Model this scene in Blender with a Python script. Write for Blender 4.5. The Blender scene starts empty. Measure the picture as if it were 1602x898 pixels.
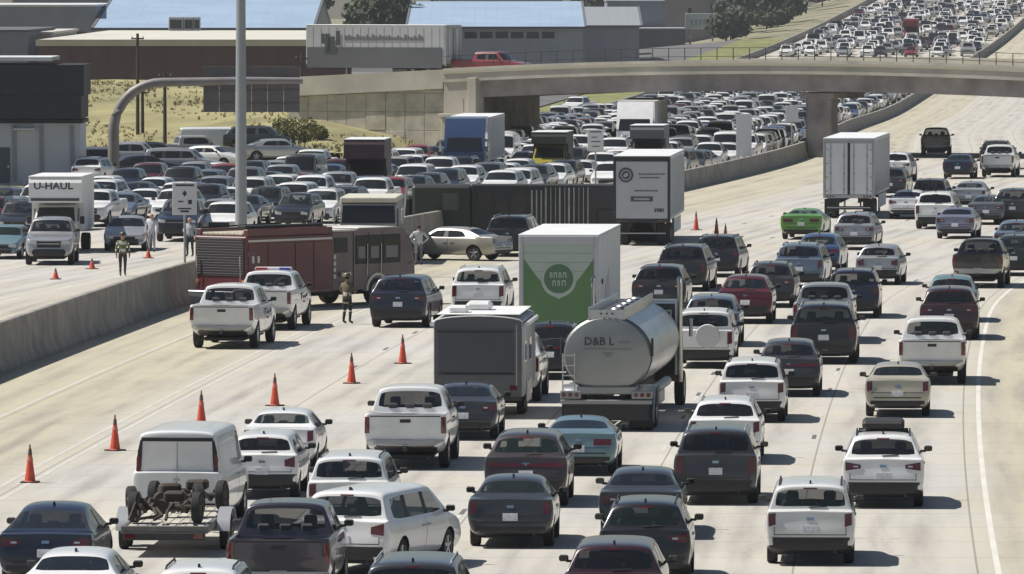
import bpy, bmesh, math, random
from mathutils import Vector, Matrix
from mathutils.bvhtree import BVHTree

R = math.radians
scene = bpy.context.scene
COL = scene.collection
rng = random.Random(11)

# ------------------------------------------------------------------ camera
F_PX, PW, PH = 12500.0, 1602.0, 898.0
K = F_PX / 6000.0               # survey distances below were taken at 6000 px; true metres = K x survey
CAM_Z, HORIZON = 12.2, -35.0
PITCH = math.atan((PH / 2 - HORIZON) / F_PX)
cd = bpy.data.cameras.new('traffic_camera')
cam = bpy.data.objects.new('traffic_camera', cd)
COL.objects.link(cam)
cam.location = (0, 0, CAM_Z)
cam.rotation_euler = (math.pi / 2 - PITCH, 0, 0)
cd.sensor_width = 36.0
cd.lens = F_PX / PW * 36.0
cd.clip_start, cd.clip_end = 1.0, 16000.0
scene.camera = cam

# ------------------------------------------------------------------ light
SUN_EL, SUN_AZ = R(55), R(-79)          # azimuth measured from +Y (up the road), negative = to the west side
world = bpy.data.worlds.new('World')
scene.world = world
world.use_nodes = True
wn = world.node_tree.nodes
sky = wn.new('ShaderNodeTexSky')
sky.sky_type = 'NISHITA'
sky.sun_disc = False
sky.sun_elevation = SUN_EL
sky.sun_rotation = SUN_AZ
wn['Background'].inputs['Strength'].default_value = 0.055
world.node_tree.links.new(sky.outputs[0], wn['Background'].inputs[0])
sl = bpy.data.lights.new('sun', 'SUN')
sl.energy, sl.angle, sl.color = 5.0, R(0.5), (1.0, 0.955, 0.885)
so = bpy.data.objects.new('sun', sl)
COL.objects.link(so)
sdir = Vector((math.sin(SUN_AZ) * math.cos(SUN_EL), math.cos(SUN_AZ) * math.cos(SUN_EL), math.sin(SUN_EL)))
so.rotation_euler = sdir.to_track_quat('Z', 'Y').to_euler()
vs = scene.view_settings
vs.view_transform, vs.look, vs.exposure, vs.gamma = 'Standard', 'None', 0.30, 1.0
scene.render.resolution_x, scene.render.resolution_y = 1024, 574

# ------------------------------------------------------------------ the shape of the place
HEAD = [(0, .09), (70, .09), (110, .12), (138, .15), (155, .28), (185, .30), (230, .30), (262, .25), (330, .15),
        (400, .14), (480, .17), (700, .185), (1200, .19)]
HEAD = [(d * K, h / K) for d, h in HEAD if d <= 230] + [(505, .125), (545, .075), (600, .050), (650, .056), (800, .078), (950, .092), (1100, .099), (1300, .093), (2600, .091)]

def interp(t, x):
    if x <= t[0][0]:
        return t[0][1]
    for (a, u), (b, v) in zip(t, t[1:]):
        if x <= b:
            return u + (v - u) * (x - a) / (b - a)
    return t[-1][1]

D0_ = round(145 * K)
_med = {D0_: -12.1}
for d in range(D0_ + 1, 2601):
    _med[d] = _med[d - 1] + interp(HEAD, d - .5)
for d in range(D0_ - 1, -61, -1):
    _med[d] = _med[d + 1] - interp(HEAD, d + .5)

def med(d):                     # x of the median barrier at distance d
    d = max(-60, min(2599.99, d))
    i = math.floor(d)
    return _med[i] + (_med[i + 1] - _med[i]) * (d - i)

def road_ang(d):                # heading of the road, to the east of +Y
    return math.atan(interp(HEAD, d))

PROFILE = [(0, 0), (450, 0), (545, 0), (700, -1.5), (850, -2.55), (960, -1.8), (1100, .3), (1250, 2.9), (1400, 6.1), (1500, 8.4), (1700, 12.5), (1900, 15.0), (2600, 15.5)]

def road_z(d):                  # level, a shallow dip beyond the overpass, then the far rise
    if d <= 450:
        return 0.0
    if d >= 2600:
        return 15.5
    for k in range(len(PROFILE) - 1):
        (x0, y0), (x1, y1) = PROFILE[k], PROFILE[k + 1]
        if d <= x1:
            xp, yp = PROFILE[max(0, k - 1)]
            xn, yn = PROFILE[min(len(PROFILE) - 1, k + 2)]
            m0, m1 = (y1 - yp) / (x1 - xp), (yn - y0) / (xn - x0)
            h = x1 - x0
            t = (d - x0) / h
            return (2 * t ** 3 - 3 * t * t + 1) * y0 + (t ** 3 - 2 * t * t + t) * h * m0 + (3 * t * t - 2 * t ** 3) * y1 + (t ** 3 - t * t) * h * m1

def sstep(a, b, x):
    t = max(0.0, min(1.0, (x - a) / (b - a)))
    return t * t * (3 - 2 * t)

def land_z(x, d):
    m = med(d)
    return road_z(d) * sstep(m - 75, m - 36, x)

def at(px, py, road=True):      # the ground point seen at a photograph pixel
    v = Vector(((px - PW / 2) / F_PX, -(py - PH / 2) / F_PX, -1.0))
    d = Matrix.Rotation(math.pi / 2 - PITCH, 3, 'X') @ v
    z = 0.0
    for _ in range(25):
        t = (z - CAM_Z) / d.z
        p = Vector((d.x * t, d.y * t, z))
        z2 = road_z(p.y) if road else 0.0
        if abs(z2 - z) < 1e-3:
            break
        z = z * .5 + z2 * .5
    return p

# ------------------------------------------------------------------ materials
_mats = {}

def nt(m):
    return m.node_tree.nodes, m.node_tree.links

def mat(name, col, rough=.6, metal=0.0, spec=.5, coat=0.0, var=0.0, scale=3.0, bump=0.0, bscale=40.0, detail=6.0, var2=None):
    """a principled material whose colour wanders a little with noise (dirt, fading)"""
    if name in _mats:
        return _mats[name]
    m = bpy.data.materials.new(name)
    m.use_nodes = True
    n, l = nt(m)
    b = n['Principled BSDF']
    b.inputs['Roughness'].default_value = rough
    b.inputs['Metallic'].default_value = metal
    b.inputs['Specular IOR Level'].default_value = spec
    b.inputs['Coat Weight'].default_value = coat
    b.inputs['Coat Roughness'].default_value = .06
    c = (*col, 1)
    if var > 0:
        tc = n.new('ShaderNodeTexCoord')
        nz = n.new('ShaderNodeTexNoise')
        nz.inputs['Scale'].default_value = scale
        nz.inputs['Detail'].default_value = detail
        l.new(tc.outputs['Object'], nz.inputs['Vector'])
        rp = n.new('ShaderNodeValToRGB')
        rp.color_ramp.elements[0].position = .3
        rp.color_ramp.elements[1].position = .7
        k = 1 - var
        lo = tuple(x * k for x in (var2 or col))
        hi = tuple(min(1, x * (1 + var * .6)) for x in col)
        rp.color_ramp.elements[0].color = (*lo, 1)
        rp.color_ramp.elements[1].color = (*hi, 1)
        l.new(nz.outputs['Fac'], rp.inputs['Fac'])
        l.new(rp.outputs['Color'], b.inputs['Base Color'])
    else:
        b.inputs['Base Color'].default_value = c
    if bump > 0:
        tc = n.new('ShaderNodeTexCoord')
        nz = n.new('ShaderNodeTexNoise')
        nz.inputs['Scale'].default_value = bscale
        nz.inputs['Detail'].default_value = 4
        l.new(tc.outputs['Object'], nz.inputs['Vector'])
        bp = n.new('ShaderNodeBump')
        bp.inputs['Strength'].default_value = bump
        bp.inputs['Distance'].default_value = .05
        l.new(nz.outputs['Fac'], bp.inputs['Height'])
        l.new(bp.outputs['Normal'], b.inputs['Normal'])
    _mats[name] = m
    return m

def paint(cname):
    """car paint with road film that wanders over the panels"""
    key = 'paint_' + cname
    if key in _mats:
        return _mats[key]
    col, metal = PAINTS[cname]
    m = mat(key, col, rough=.32, metal=metal, coat=.8, var=.10, scale=1.6)
    n, l = nt(m)                        # the inner face of the shell is black headliner and door trim
    gm = n.new('ShaderNodeNewGeometry')
    df = n.new('ShaderNodeBsdfDiffuse')
    df.inputs[0].default_value = (.02, .02, .02, 1)
    mx = n.new('ShaderNodeMixShader')
    l.new(gm.outputs['Backfacing'], mx.inputs[0])
    l.new(n['Principled BSDF'].outputs[0], mx.inputs[1])
    l.new(df.outputs[0], mx.inputs[2])
    l.new(mx.outputs[0], n['Material Output'].inputs['Surface'])
    return m

PAINTS = {
    'white': ((.72, .72, .71), 0), 'pearl': ((.66, .66, .64), 0), 'silver': ((.36, .37, .38), .45), 'pale grey': ((.27, .28, .30), .3),
    'grey': ((.12, .125, .135), .3), 'dark grey': ((.045, .047, .052), .3), 'black': ((.010, .010, .012), 0),
    'navy': ((.012, .017, .036), .2), 'blue': ((.045, .085, .19), .25), 'bright blue': ((.016, .038, .105), 0), 'teal': ((.15, .24, .27), .25),
    'maroon': ((.085, .010, .016), .15), 'red': ((.20, .020, .024), 0), 'tan': ((.38, .36, .315), .35), 'beige': ((.43, .40, .31), .2),
    'lime green': ((.10, .27, .035), 0), 'brown': ((.055, .042, .04), .25), 'plum grey': ((.045, .040, .055), .25), 'lavender': ((.19, .19, .25), .3),
    'steel blue': ((.13, .17, .23), .3), 'dark green': ((.012, .022, .016), 0), 'yellow': ((.32, .28, .05), 0), 'dark maroon': ((.035, .012, .018), .15),
}
M_GLASS = mat('dark_window_glass', (.010, .013, .015), rough=.06, spec=.55)
def see_through(name, col, alpha):
    m = mat(name, col, rough=.05, spec=.6)
    m.node_tree.nodes['Principled BSDF'].inputs['Alpha'].default_value = alpha
    return m
M_GLASSES = [see_through('grey_window_glass', (.012, .015, .018), .74), see_through('smoke_window_glass', (.012, .014, .016), .80), see_through('green_window_glass', (.020, .030, .028), .58),
             see_through('blue_window_glass', (.016, .022, .030), .66), see_through('dark_tint_window_glass', (.008, .010, .012), .88)]
M_SEAT = mat('charcoal_seat_fabric', (.050, .050, .054), rough=.9)
M_SEATL = mat('grey_seat_fabric', (.13, .125, .12), rough=.9)
M_TRIM = mat('black_plastic_trim', (.016, .016, .018), rough=.6, var=.2)
M_TYRE = mat('tyre_rubber', (.016, .016, .017), rough=.85, var=.25, scale=8)
M_RIM = mat('wheel_alloy', (.40, .41, .42), rough=.32, metal=.8)
M_RIMD = mat('wheel_alloy_dark', (.05, .05, .055), rough=.35, metal=.6)
M_TAIL = mat('red_lamp_lens', (.10, .008, .010), rough=.12, coat=.8)
M_HEAD = mat('clear_lamp_lens', (.55, .57, .58), rough=.12, metal=.3, coat=.8)
M_PLATE = mat('licence_plate_white', (.55, .56, .58), rough=.45, var=.25, scale=18)
M_CHROME = mat('chrome_trim', (.55, .56, .57), rough=.15, metal=1.0)
M_SILV = mat('silver_plastic', (.35, .36, .37), rough=.4, metal=.3)
M_AMBER = mat('amber_lamp_lens', (.60, .20, .02), rough=.25)
M_WHITE = mat('white_panel_paint', (.70, .70, .69), rough=.45, var=.10, scale=1.2)
M_ALU = mat('bare_aluminium', (.55, .56, .57), rough=.35, metal=.9, var=.12, scale=2)
M_DARKST = mat('dark_chassis_steel', (.028, .028, .03), rough=.7, var=.3, scale=5)
M_STEEL = mat('galvanised_steel', (.34, .36, .37), rough=.5, metal=.4, var=.12, scale=2)
M_SHADEWELL = mat('wheel_well_lining', (.010, .010, .010), rough=.9)

# ------------------------------------------------------------------ mesh helpers
class MB:
    def __init__(s):
        s.v, s.f, s.m = [], [], []

    def add(s, vs, fs, mi=0, T=None):
        o = len(s.v)
        s.v += [tuple(T @ Vector(p)) for p in vs] if T else [tuple(p) for p in vs]
        s.f += [tuple(i + o for i in f) for f in fs]
        s.m += [mi] * len(fs)
        return s

    def box(s, c, sz, mi=0, bev=0.0, T=None, rz=0.0):
        bm = bmesh.new()
        bmesh.ops.create_cube(bm, size=1)
        bmesh.ops.scale(bm, vec=sz, verts=bm.verts)
        if bev > 0:
            bmesh.ops.bevel(bm, geom=bm.edges[:], offset=min(bev, min(sz) * .45), segments=1, affect='EDGES')
        M = Matrix.Translation(c) @ Matrix.Rotation(rz, 4, 'Z')
        if T:
            M = T @ M
        bm.verts.index_update()
        s.add([M @ v.co for v in bm.verts], [[v.index for v in f.verts] for f in bm.faces], mi)
        bm.free()
        return s

    def box2(s, a, b, mi=0, bev=0.0, T=None):
        return s.box([(x + y) / 2 for x, y in zip(a, b)], [abs(y - x) for x, y in zip(a, b)], mi, bev, T)

    def cyl(s, p0, p1, r0, r1=None, n=12, mi=0, cap=True, T=None):
        r1 = r0 if r1 is None else r1
        p0, p1 = Vector(p0), Vector(p1)
        d = (p1 - p0).normalized()
        u = d.orthogonal().normalized()
        w = d.cross(u)
        vs = []
        for p, r in ((p0, r0), (p1, r1)):
            vs += [p + (u * math.cos(2 * math.pi * k / n) + w * math.sin(2 * math.pi * k / n)) * r for k in range(n)]
        fs = [(k, (k + 1) % n, n + (k + 1) % n, n + k) for k in range(n)]
        if cap:
            fs += [tuple(range(n - 1, -1, -1)), tuple(range(n, 2 * n))]
        return s.add(vs, fs, mi, T)

    def tube(s, pts, r, n=8, mi=0, T=None):
        pts = [Vector(p) for p in pts]
        rs = r if isinstance(r, (list, tuple)) else [r] * len(pts)
        rings = []
        up = Vector((0, 0, 1))
        for i, p in enumerate(pts):
            d = (pts[min(i + 1, len(pts) - 1)] - pts[max(i - 1, 0)]).normalized()
            a = up if abs(d.z) < .9 else Vector((0, 1, 0))
            u = d.cross(a).normalized()
            w = d.cross(u)
            rings.append([p + (u * math.cos(2 * math.pi * k / n) + w * math.sin(2 * math.pi * k / n)) * rs[i] for k in range(n)])
        return s.loft(rings, mi, T=T)

    def loft(s, rings, mi=0, cap=True, closed=True, T=None):
        n = len(rings[0])
        vs = [p for r in rings for p in r]
        fs = []
        for i in range(len(rings) - 1):
            for k in range(n if closed else n - 1):
                a, b = i * n + k, i * n + (k + 1) % n
                fs.append((a, b, b + n, a + n))
        if cap:
            fs += [tuple(range(n - 1, -1, -1)), tuple(range((len(rings) - 1) * n, len(rings) * n))]
        return s.add(vs, fs, mi, T)

    def prism(s, poly, y0, y1, mi=0, axis='y', T=None):
        """polygon (a, b) extruded: axis y -> (a, y, b); x -> (x, a, b); z -> (a, b, z)"""
        g = {'y': lambda a, b, t: (a, t, b), 'x': lambda a, b, t: (t, a, b), 'z': lambda a, b, t: (a, b, t)}[axis]
        return s.loft([[g(a, b, y0) for a, b in poly], [g(a, b, y1) for a, b in poly]], mi, T=T)

    def mesh(s, name, mats, angle=35):
        me = bpy.data.meshes.new(name)
        me.from_pydata(s.v, [], s.f)
        for m in mats:
            me.materials.append(m)
        me.polygons.foreach_set('material_index', s.m)
        bm = bmesh.new()
        bm.from_mesh(me)
        bmesh.ops.recalc_face_normals(bm, faces=bm.faces)
        bm.to_mesh(me)
        bm.free()
        if angle:
            me.polygons.foreach_set('use_smooth', [True] * len(me.polygons))
            me.set_sharp_from_angle(angle=R(angle))
        return me

    def build(s, name, mats, parent=None, loc=(0, 0, 0), rz=0.0, angle=35):
        return link(name, s.mesh(name, mats if isinstance(mats, (list, tuple)) else [mats], angle), parent, loc, rz)


def link(name, me, parent=None, loc=(0, 0, 0), rz=0.0):
    o = bpy.data.objects.new(name, me)
    COL.objects.link(o)
    o.location = loc
    o.rotation_euler = (0, 0, rz)
    if parent:
        o.parent = parent
    return o

def tag(o, label=None, cat=None, group=None, kind=None):
    if label:
        o['label'] = label
    if cat:
        o['category'] = cat
    if group:
        o['group'] = group
    if kind:
        o['kind'] = kind
    return o

def thing(name, label, cat, loc=(0, 0, 0), rz=0.0, group=None):
    return tag(link(name, None, None, loc, rz), label, cat, group)

def text_mesh(txt, size, mi_mat, depth=.004):
    cu = bpy.data.curves.new('lettering', 'FONT')
    cu.body, cu.size, cu.extrude = txt, size, depth
    cu.align_x, cu.align_y = 'CENTER', 'CENTER'
    cu.resolution_u = 2
    cu.offset = size * .022
    o = bpy.data.objects.new('lettering', cu)
    COL.objects.link(o)
    bpy.context.view_layer.update()
    me = bpy.data.meshes.new_from_object(o.evaluated_get(bpy.context.evaluated_depsgraph_get()))
    bpy.data.objects.remove(o)
    bpy.data.curves.remove(cu)
    me.materials.clear()
    me.materials.append(mi_mat)
    return me

def put_text(txt, size, m, parent, loc, rot, sx=1.0, name='lettering'):
    o = link(name, text_mesh(txt, size, m), parent, loc)
    o.rotation_euler = rot
    o.scale = (sx, 1, 1)
    return o

def join_meshes(name, items, keep=None):
    """items: (mesh, matrix). One mesh; materials merged; slot 0 is the paint."""
    mats, vs, fs, mi, sm = [], [], [], [], []
    for me, M in items:
        off = len(vs)
        vs += [tuple(M @ v.co) for v in me.vertices]
        idx = []
        for m in me.materials:
            if m not in mats:
                mats.append(m)
            idx.append(mats.index(m))
        for p in me.polygons:
            fs.append([i + off for i in p.vertices])
            mi.append(idx[p.material_index] if idx else 0)
            sm.append(p.use_smooth)
    me = bpy.data.meshes.new(name)
    me.from_pydata(vs, [], fs)
    for m in mats:
        me.materials.append(m)
    me.polygons.foreach_set('material_index', mi)
    me.polygons.foreach_set('use_smooth', sm)
    return me
# ------------------------------------------------------------------ road vehicles
def wheel_mesh(r, w, alloy):
    t = MB()
    prof = [(r * .62, -w * .46), (r * .90, -w * .5), (r * .985, -w * .40), (r, -w * .2), (r, w * .2), (r * .985, w * .40), (r * .90, w * .5), (r * .62, w * .46)]
    n = 22
    rings = [[(x, a * math.cos(2 * math.pi * k / n), a * math.sin(2 * math.pi * k / n)) for a, x in prof] for k in range(n)]
    rings.append(rings[0])
    t.loft(rings, 0, cap=False, closed=True)
    tyre = t.mesh('tyre', [M_TYRE])
    h = MB()
    for sg in (1,):
        h.cyl((w * .10, 0, 0), (w * .36, 0, 0), r * .64, r * .64, 20, 1)
        h.cyl((w * .36, 0, 0), (w * .44, 0, 0), r * .13, r * .11, 10, 0)
        for k in range(5):
            a = 2 * math.pi * k / 5
            T = Matrix.Rotation(a, 4, 'X')
            h.box((w * .39, 0, r * .36), (w * .08, r * .20, r * .56), 0, .01, T)
    ring = [[(x, a * math.cos(2 * math.pi * k / n), a * math.sin(2 * math.pi * k / n)) for a, x in ((r * .60, w * .3), (r * .66, w * .3), (r * .66, w * .46), (r * .60, w * .46))] for k in range(n)]
    ring.append(ring[0])
    h.loft(ring, 0, cap=False)
    h.cyl((-w * .40, 0, 0), (w * .05, 0, 0), r * .58, r * .58, 14, 1)
    rim = h.mesh('rim', [alloy, M_RIMD])
    return tyre, rim

_wheels = {}
def wheel_pair(r, w=.22, alloy=None):
    alloy = alloy or M_RIM
    k = (round(r, 3), w, alloy.name)
    if k not in _wheels:
        _wheels[k] = wheel_mesh(r, w, alloy)
    return _wheels[k]

def eval_mesh(o):
    bpy.context.view_layer.update()
    return bpy.data.meshes.new_from_object(o.evaluated_get(bpy.context.evaluated_depsgraph_get()))

def low_pts(w, zb, zbelt):
    zm = zb + (zbelt - zb) * .5
    return [(0, zb), (.80 * w, zb), (.945 * w, zb + .09), (.995 * w, zm), (w, zbelt - .20), (.965 * w, zbelt)]

def cab_pts(w, wr, zb, zbelt, zroof):
    return low_pts(w, zb, zbelt) + [(.935 * w, zbelt + .035), (wr + .045, zroof - .13), (wr - .005, zroof - .055), (.62 * wr, zroof - .008), (0, zroof)]

def deck_pts(w, zb, z, crown=.03, fl=None):
    if fl is None:
        return low_pts(w, zb, z) + [(.94 * w, z + .012), (.905 * w, z + .02), (.855 * w, z + .024), (.42 * w, z + crown), (0, z + crown * 1.1)]
    return low_pts(w, zb, z) + [(.90 * w, z + .005), (.875 * w, z), (.87 * w, fl), (.42 * w, fl), (0, fl)]

def lerp_pts(a, b, t):
    return [(p[0] + (q[0] - p[0]) * t, p[1] + (q[1] - p[1]) * t) for p, q in zip(a, b)]

def car_body(S):
    """S: spec. Returns evaluated body mesh (paint, trim), list of (name, mesh) windows, bvh"""
    L, W, H = S['L'], S['W'], S['H']
    w, wr = W / 2, W / 2 * S['tumble']
    zb, zr = S.get('zb', .24), S.get('zrear', .34)
    belt, deck, hood, nose = S['belt'], S['deck'], S['hood'], S['nose']
    h = L / 2
    st, strips = [], []          # (ys[11], pts[11]), strip kind per gap

    def add(ylow, ytop, pts, kind=None):
        ys = [ylow] * 6 + [ylow + (ytop - ylow) * .06, ylow + (ytop - ylow) * .88] + [ytop] * 3
        st.append(([*ys], pts))
        if len(st) > 1:
            strips.append(kind)
    typ = S['type']
    deckcr = .03
    if typ == 'pickup':
        bedf = S['bedf']
        fl = deck - .46
        add(-h, -h, deck_pts(w * .955, zr, deck, .0), None)
        add(-h + .05, -h + .05, deck_pts(w * .99, zr, deck, .0), None)
        add(-h + .075, -h + .075, deck_pts(w, zr, deck, .0), None)
        add(-h + .08, -h + .08, deck_pts(w, zr, deck, 0, fl), None)
        add(-h + .6, -h + .6, deck_pts(w, zb, deck, 0, fl), None)
        add(bedf - .02, bedf - .02, deck_pts(w, zb, deck, 0, fl), None)
        add(bedf, bedf, deck_pts(w, zb, belt, .0), None)
        T = ([bedf + .02] * 11, deck_pts(w, zb, belt, .0))
        C1 = cab_pts(w, wr, zb, belt, H)
        yb, yr = bedf + .05, bedf + S['rake']
    else:
        add(-h, -h + S['tuck'] * 1.0, deck_pts(w * .945, zr, deck - .012, deckcr), None)
        ytl = S['tuck']
        # rear face leans: points above the bumper move forward
        ys0 = [-h] * 4 + [-h + ytl * .8] + [-h + ytl] * 6
        st[0] = (ys0, st[0][1])
        add(-h + .05, -h + .04 + ytl, deck_pts(w * .985, zr - .02, deck, deckcr), None)
        add(-h + .16, -h + (.10 if typ != 'sedan' else .14) + ytl, deck_pts(w * 1.0, zr - .04, deck + .004, deckcr), None)
        if typ in ('sedan',):
            add(-h + .45, -h + .45, deck_pts(w, zb, deck + .015, deckcr), None)
            add(S['ydeck'], S['ydeck'], deck_pts(w, zb, deck + .01, deckcr), None)
            yT = S['ydeck'] + .02
            T = ([yT] * 11, deck_pts(w, zb, deck + .03, .02))
            yb, yr = yT + .15, S['yrr']
        else:
            yT = -h + .12 + ytl
            T = ([yT + .02] * 11, deck_pts(w, zb, deck + .015, deckcr))
            yb, yr = yT + .10, S['yrr']
        C1 = cab_pts(w, wr, zb, belt, H - S.get('rdrop', .04))
    C1s = ([yb] * 6 + [yb + (yr - yb) * .06, yb + (yr - yb) * .86] + [yr, yr - .03, yr - .04], C1)

    def between(a, b, t):
        return ([p + (q - p) * t for p, q in zip(a[0], b[0])], lerp_pts(a[1], b[1], t))
    st.append(T); strips.append(None)
    st.append(between(T, C1s, S.get('g0', .10))); strips.append(None)
    st.append(between(T, C1s, S.get('g1', .90))); strips.append('rear' if S.get('rearglass', True) else None)
    st.append(C1s); strips.append(None)

    ysf, yrf = S['cowl'] - .10, S['yrf']          # front corner at belt / at roof

    def cab(yl, yt, kind, H_=H):
        st.append(([yl] * 6 + [yl + (yt - yl) * .06, yl + (yt - yl) * .86] + [yt] * 3, cab_pts(w, wr, zb, belt, H_)))
        strips.append(kind)
    pil = S.get('cpil', .16)
    cab(yb + pil + .06, yr + pil, None, H - .008)
    posts = S['posts']
    side = S.get('side', True)
    for (yl, yt) in posts:
        cab(yl - .045, yt - .045, 'side' if side else None)
        cab(yl + .045, yt + .045, 'post' if side else None)
    cab(ysf - .16, yrf - .10, 'side', H - .004)
    C0 = ([ysf] * 6 + [ysf + (yrf - ysf) * .06, ysf + (yrf - ysf) * .88] + [yrf, yrf + .05, yrf + .06], cab_pts(w, wr, zb, belt, H - .03))
    st.append(C0); strips.append(None)
    cw = S['cowl']
    Hs = ([cw] * 9 + [cw + .10, cw + .12], deck_pts(w, zb, hood + .02, .03))
    st.append(between(C0, Hs, .08)); strips.append(None)
    st.append(between(C0, Hs, .93)); strips.append('front')
    st.append(Hs); strips.append(None)
    hm = (cw + h) / 2
    st.append(([hm] * 11, deck_pts(w * .99, zb, (hood * .62 + nose * .38), .045))); strips.append(None)
    st.append(([h - .16] * 11, deck_pts(w * .955, zb, nose, .03))); strips.append(None)
    st.append(([h - .02] * 4 + [h - .05] * 7, deck_pts(w * .86, zb + .03, nose - .07, .02))); strips.append(None)

    bm = bmesh.new()
    rows = []
    for ys, pts in st:
        rr = [bm.verts.new((x, y, z)) for (x, z), y in zip(pts, ys)]
        ll = [rr[i] if pts[i][0] == 0 else bm.verts.new((-pts[i][0], ys[i], pts[i][1])) for i in range(11)]
        rows.append((rr, ll))
    trimrows = S.get('trimrows', 1)
    for i in range(len(rows) - 1):
        k = strips[i]
        for sd in (0, 1):
            a, b = rows[i][sd], rows[i + 1][sd]
            for j in range(10):
                q = (a[j], a[j + 1], b[j + 1], b[j])
                f = bm.faces.new(q if sd else q[::-1])
                f.material_index = 0
                if j <= trimrows and j < 3:
                    f.material_index = 3
                if k == 'side' and j == 6:
                    f.material_index = 2
                if k == 'post' and j == 6:
                    f.material_index = 3
                if k in ('rear', 'front') and j >= 8:
                    f.material_index = 1
                if k == 'front' and j == 7:
                    f.material_index = 3
                if S.get('blackrear') and k == 'rear' and j == 7:
                    f.material_index = 3
    for idx, flip in ((0, False), (-1, True)):
        rr, ll = rows[idx]
        def face(vs, m):
            f = bm.faces.new(vs[::-1] if flip else vs)
            f.material_index = m
        face([ll[1], rr[0], rr[1], rr[2], ll[2]], 3)
        for j in range(2, 9):
            face([ll[j], rr[j], rr[j + 1], ll[j + 1]], 3 if (j <= S.get('captrim', 1) and idx == 0) or (j <= 2 and idx == -1) else 0)
        face([ll[9], rr[9], rr[10]], 0)
    cr = bm.edges.layers.float.new('crease_edge')
    for e in bm.edges:
        if len(e.link_faces) == 2:
            ma, mb_ = e.link_faces[0].material_index, e.link_faces[1].material_index
            if ma != mb_:
                e[cr] = .35
        if typ == 'pickup':
            ym = (e.verts[0].co.y + e.verts[1].co.y) / 2
            if ym < bedf + .03 and min(e.verts[0].co.z, e.verts[1].co.z) > deck - .5:
                e[cr] = .7
    bmesh.ops.recalc_face_normals(bm, faces=bm.faces)
    me = bpy.data.meshes.new('body')
    bm.to_mesh(me)
    bm.free()
    for m in (paint('white'), M_GLASS, M_GLASS, M_TRIM):
        me.materials.append(m)
    o = link('body', me)
    ss = o.modifiers.new('s', 'SUBSURF')
    ss.levels = ss.render_levels = S.get('sub', 2)
    full = eval_mesh(o)
    # exact outer size
    xs = [v.co.x for v in full.vertices]; ys_ = [v.co.y for v in full.vertices]; zs = [v.co.z for v in full.vertices]
    kx, ky = W / (max(xs) - min(xs)), L / (max(ys_) - min(ys_))
    ymid = (max(ys_) + min(ys_)) / 2
    zk = (H - .3) / (max(zs) - .3)
    for v in full.vertices:
        v.co.x *= kx
        v.co.y = (v.co.y - ymid) * ky
        if v.co.z > .3:
            v.co.z = .3 + (v.co.z - .3) * zk
    o.modifiers.clear()
    o.data = full
    # wheel arches
    rad, tw = S['wr'], S.get('tw', .23)
    cut = MB()
    for y in S['axles']:
        for sg in (-1, 1):
            cut.cyl((sg * (w - .30), y, rad), (sg * (w + .25), y, rad), rad + .055, rad + .055, 26)
    co = cut.build('cutter', [M_SHADEWELL], angle=0)
    bo = o.modifiers.new('b', 'BOOLEAN')
    bo.operation, bo.object, bo.solver = 'DIFFERENCE', co, 'EXACT'
    cutm = eval_mesh(o)
    bpy.data.objects.remove(co)
    bpy.data.objects.remove(o)
    bm = bmesh.new()
    bm.from_mesh(cutm)
    bm.faces.ensure_lookup_table()
    for f in bm.faces:
        c = f.calc_center_median()
        for y in S['axles']:
            if abs(c.x) > w - .31 and math.hypot(c.y - y, c.z - rad) < rad + .062 and abs(f.normal.x) < .99 or (abs(abs(c.x) - (w - .30)) < .01 and math.hypot(c.y - y, c.z - rad) < rad + .06):
                f.material_index = 3
    wins = []
    gl = [f for f in bm.faces if f.material_index in (1, 2)]
    gs = set(gl)
    while gs:
        seed = gs.pop()
        comp, q = [seed], [seed]
        while q:
            f = q.pop()
            for e in f.edges:
                for g in e.link_faces:
                    if g in gs:
                        gs.discard(g); comp.append(g); q.append(g)
        nrm = Vector((0, 0, 0))
        for f in comp:
            nrm += f.normal * f.calc_area()
        nrm.normalize()
        nm = 'side_window' if abs(nrm.x) > .6 else ('rear_window' if nrm.y < 0 else 'windshield')
        ids = {}
        vs, fs = [], []
        for f in comp:
            ff = []
            for v in f.verts:
                if v not in ids:
                    ids[v] = len(vs)
                    vs.append(v.co[:])
                ff.append(ids[v])
            fs.append(ff)
        wm = bpy.data.meshes.new(nm)
        wm.from_pydata(vs, [], fs)
        wm.materials.append(M_GLASS)
        wm.polygons.foreach_set('use_smooth', [True] * len(fs))
        wins.append((nm, wm))
    bvh = BVHTree.FromBMesh(bm)
    bmesh.ops.delete(bm, geom=gl, context='FACES')
    for f in bm.faces:
        f.smooth = True
        f.material_index = 1 if f.material_index == 3 else 0
    body = bpy.data.meshes.new('body')
    bm.to_mesh(body)
    bm.free()
    body.materials.append(paint('white'))
    body.materials.append(M_TRIM)
    body.set_sharp_from_angle(angle=R(50))
    return body, wins, bvh

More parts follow.
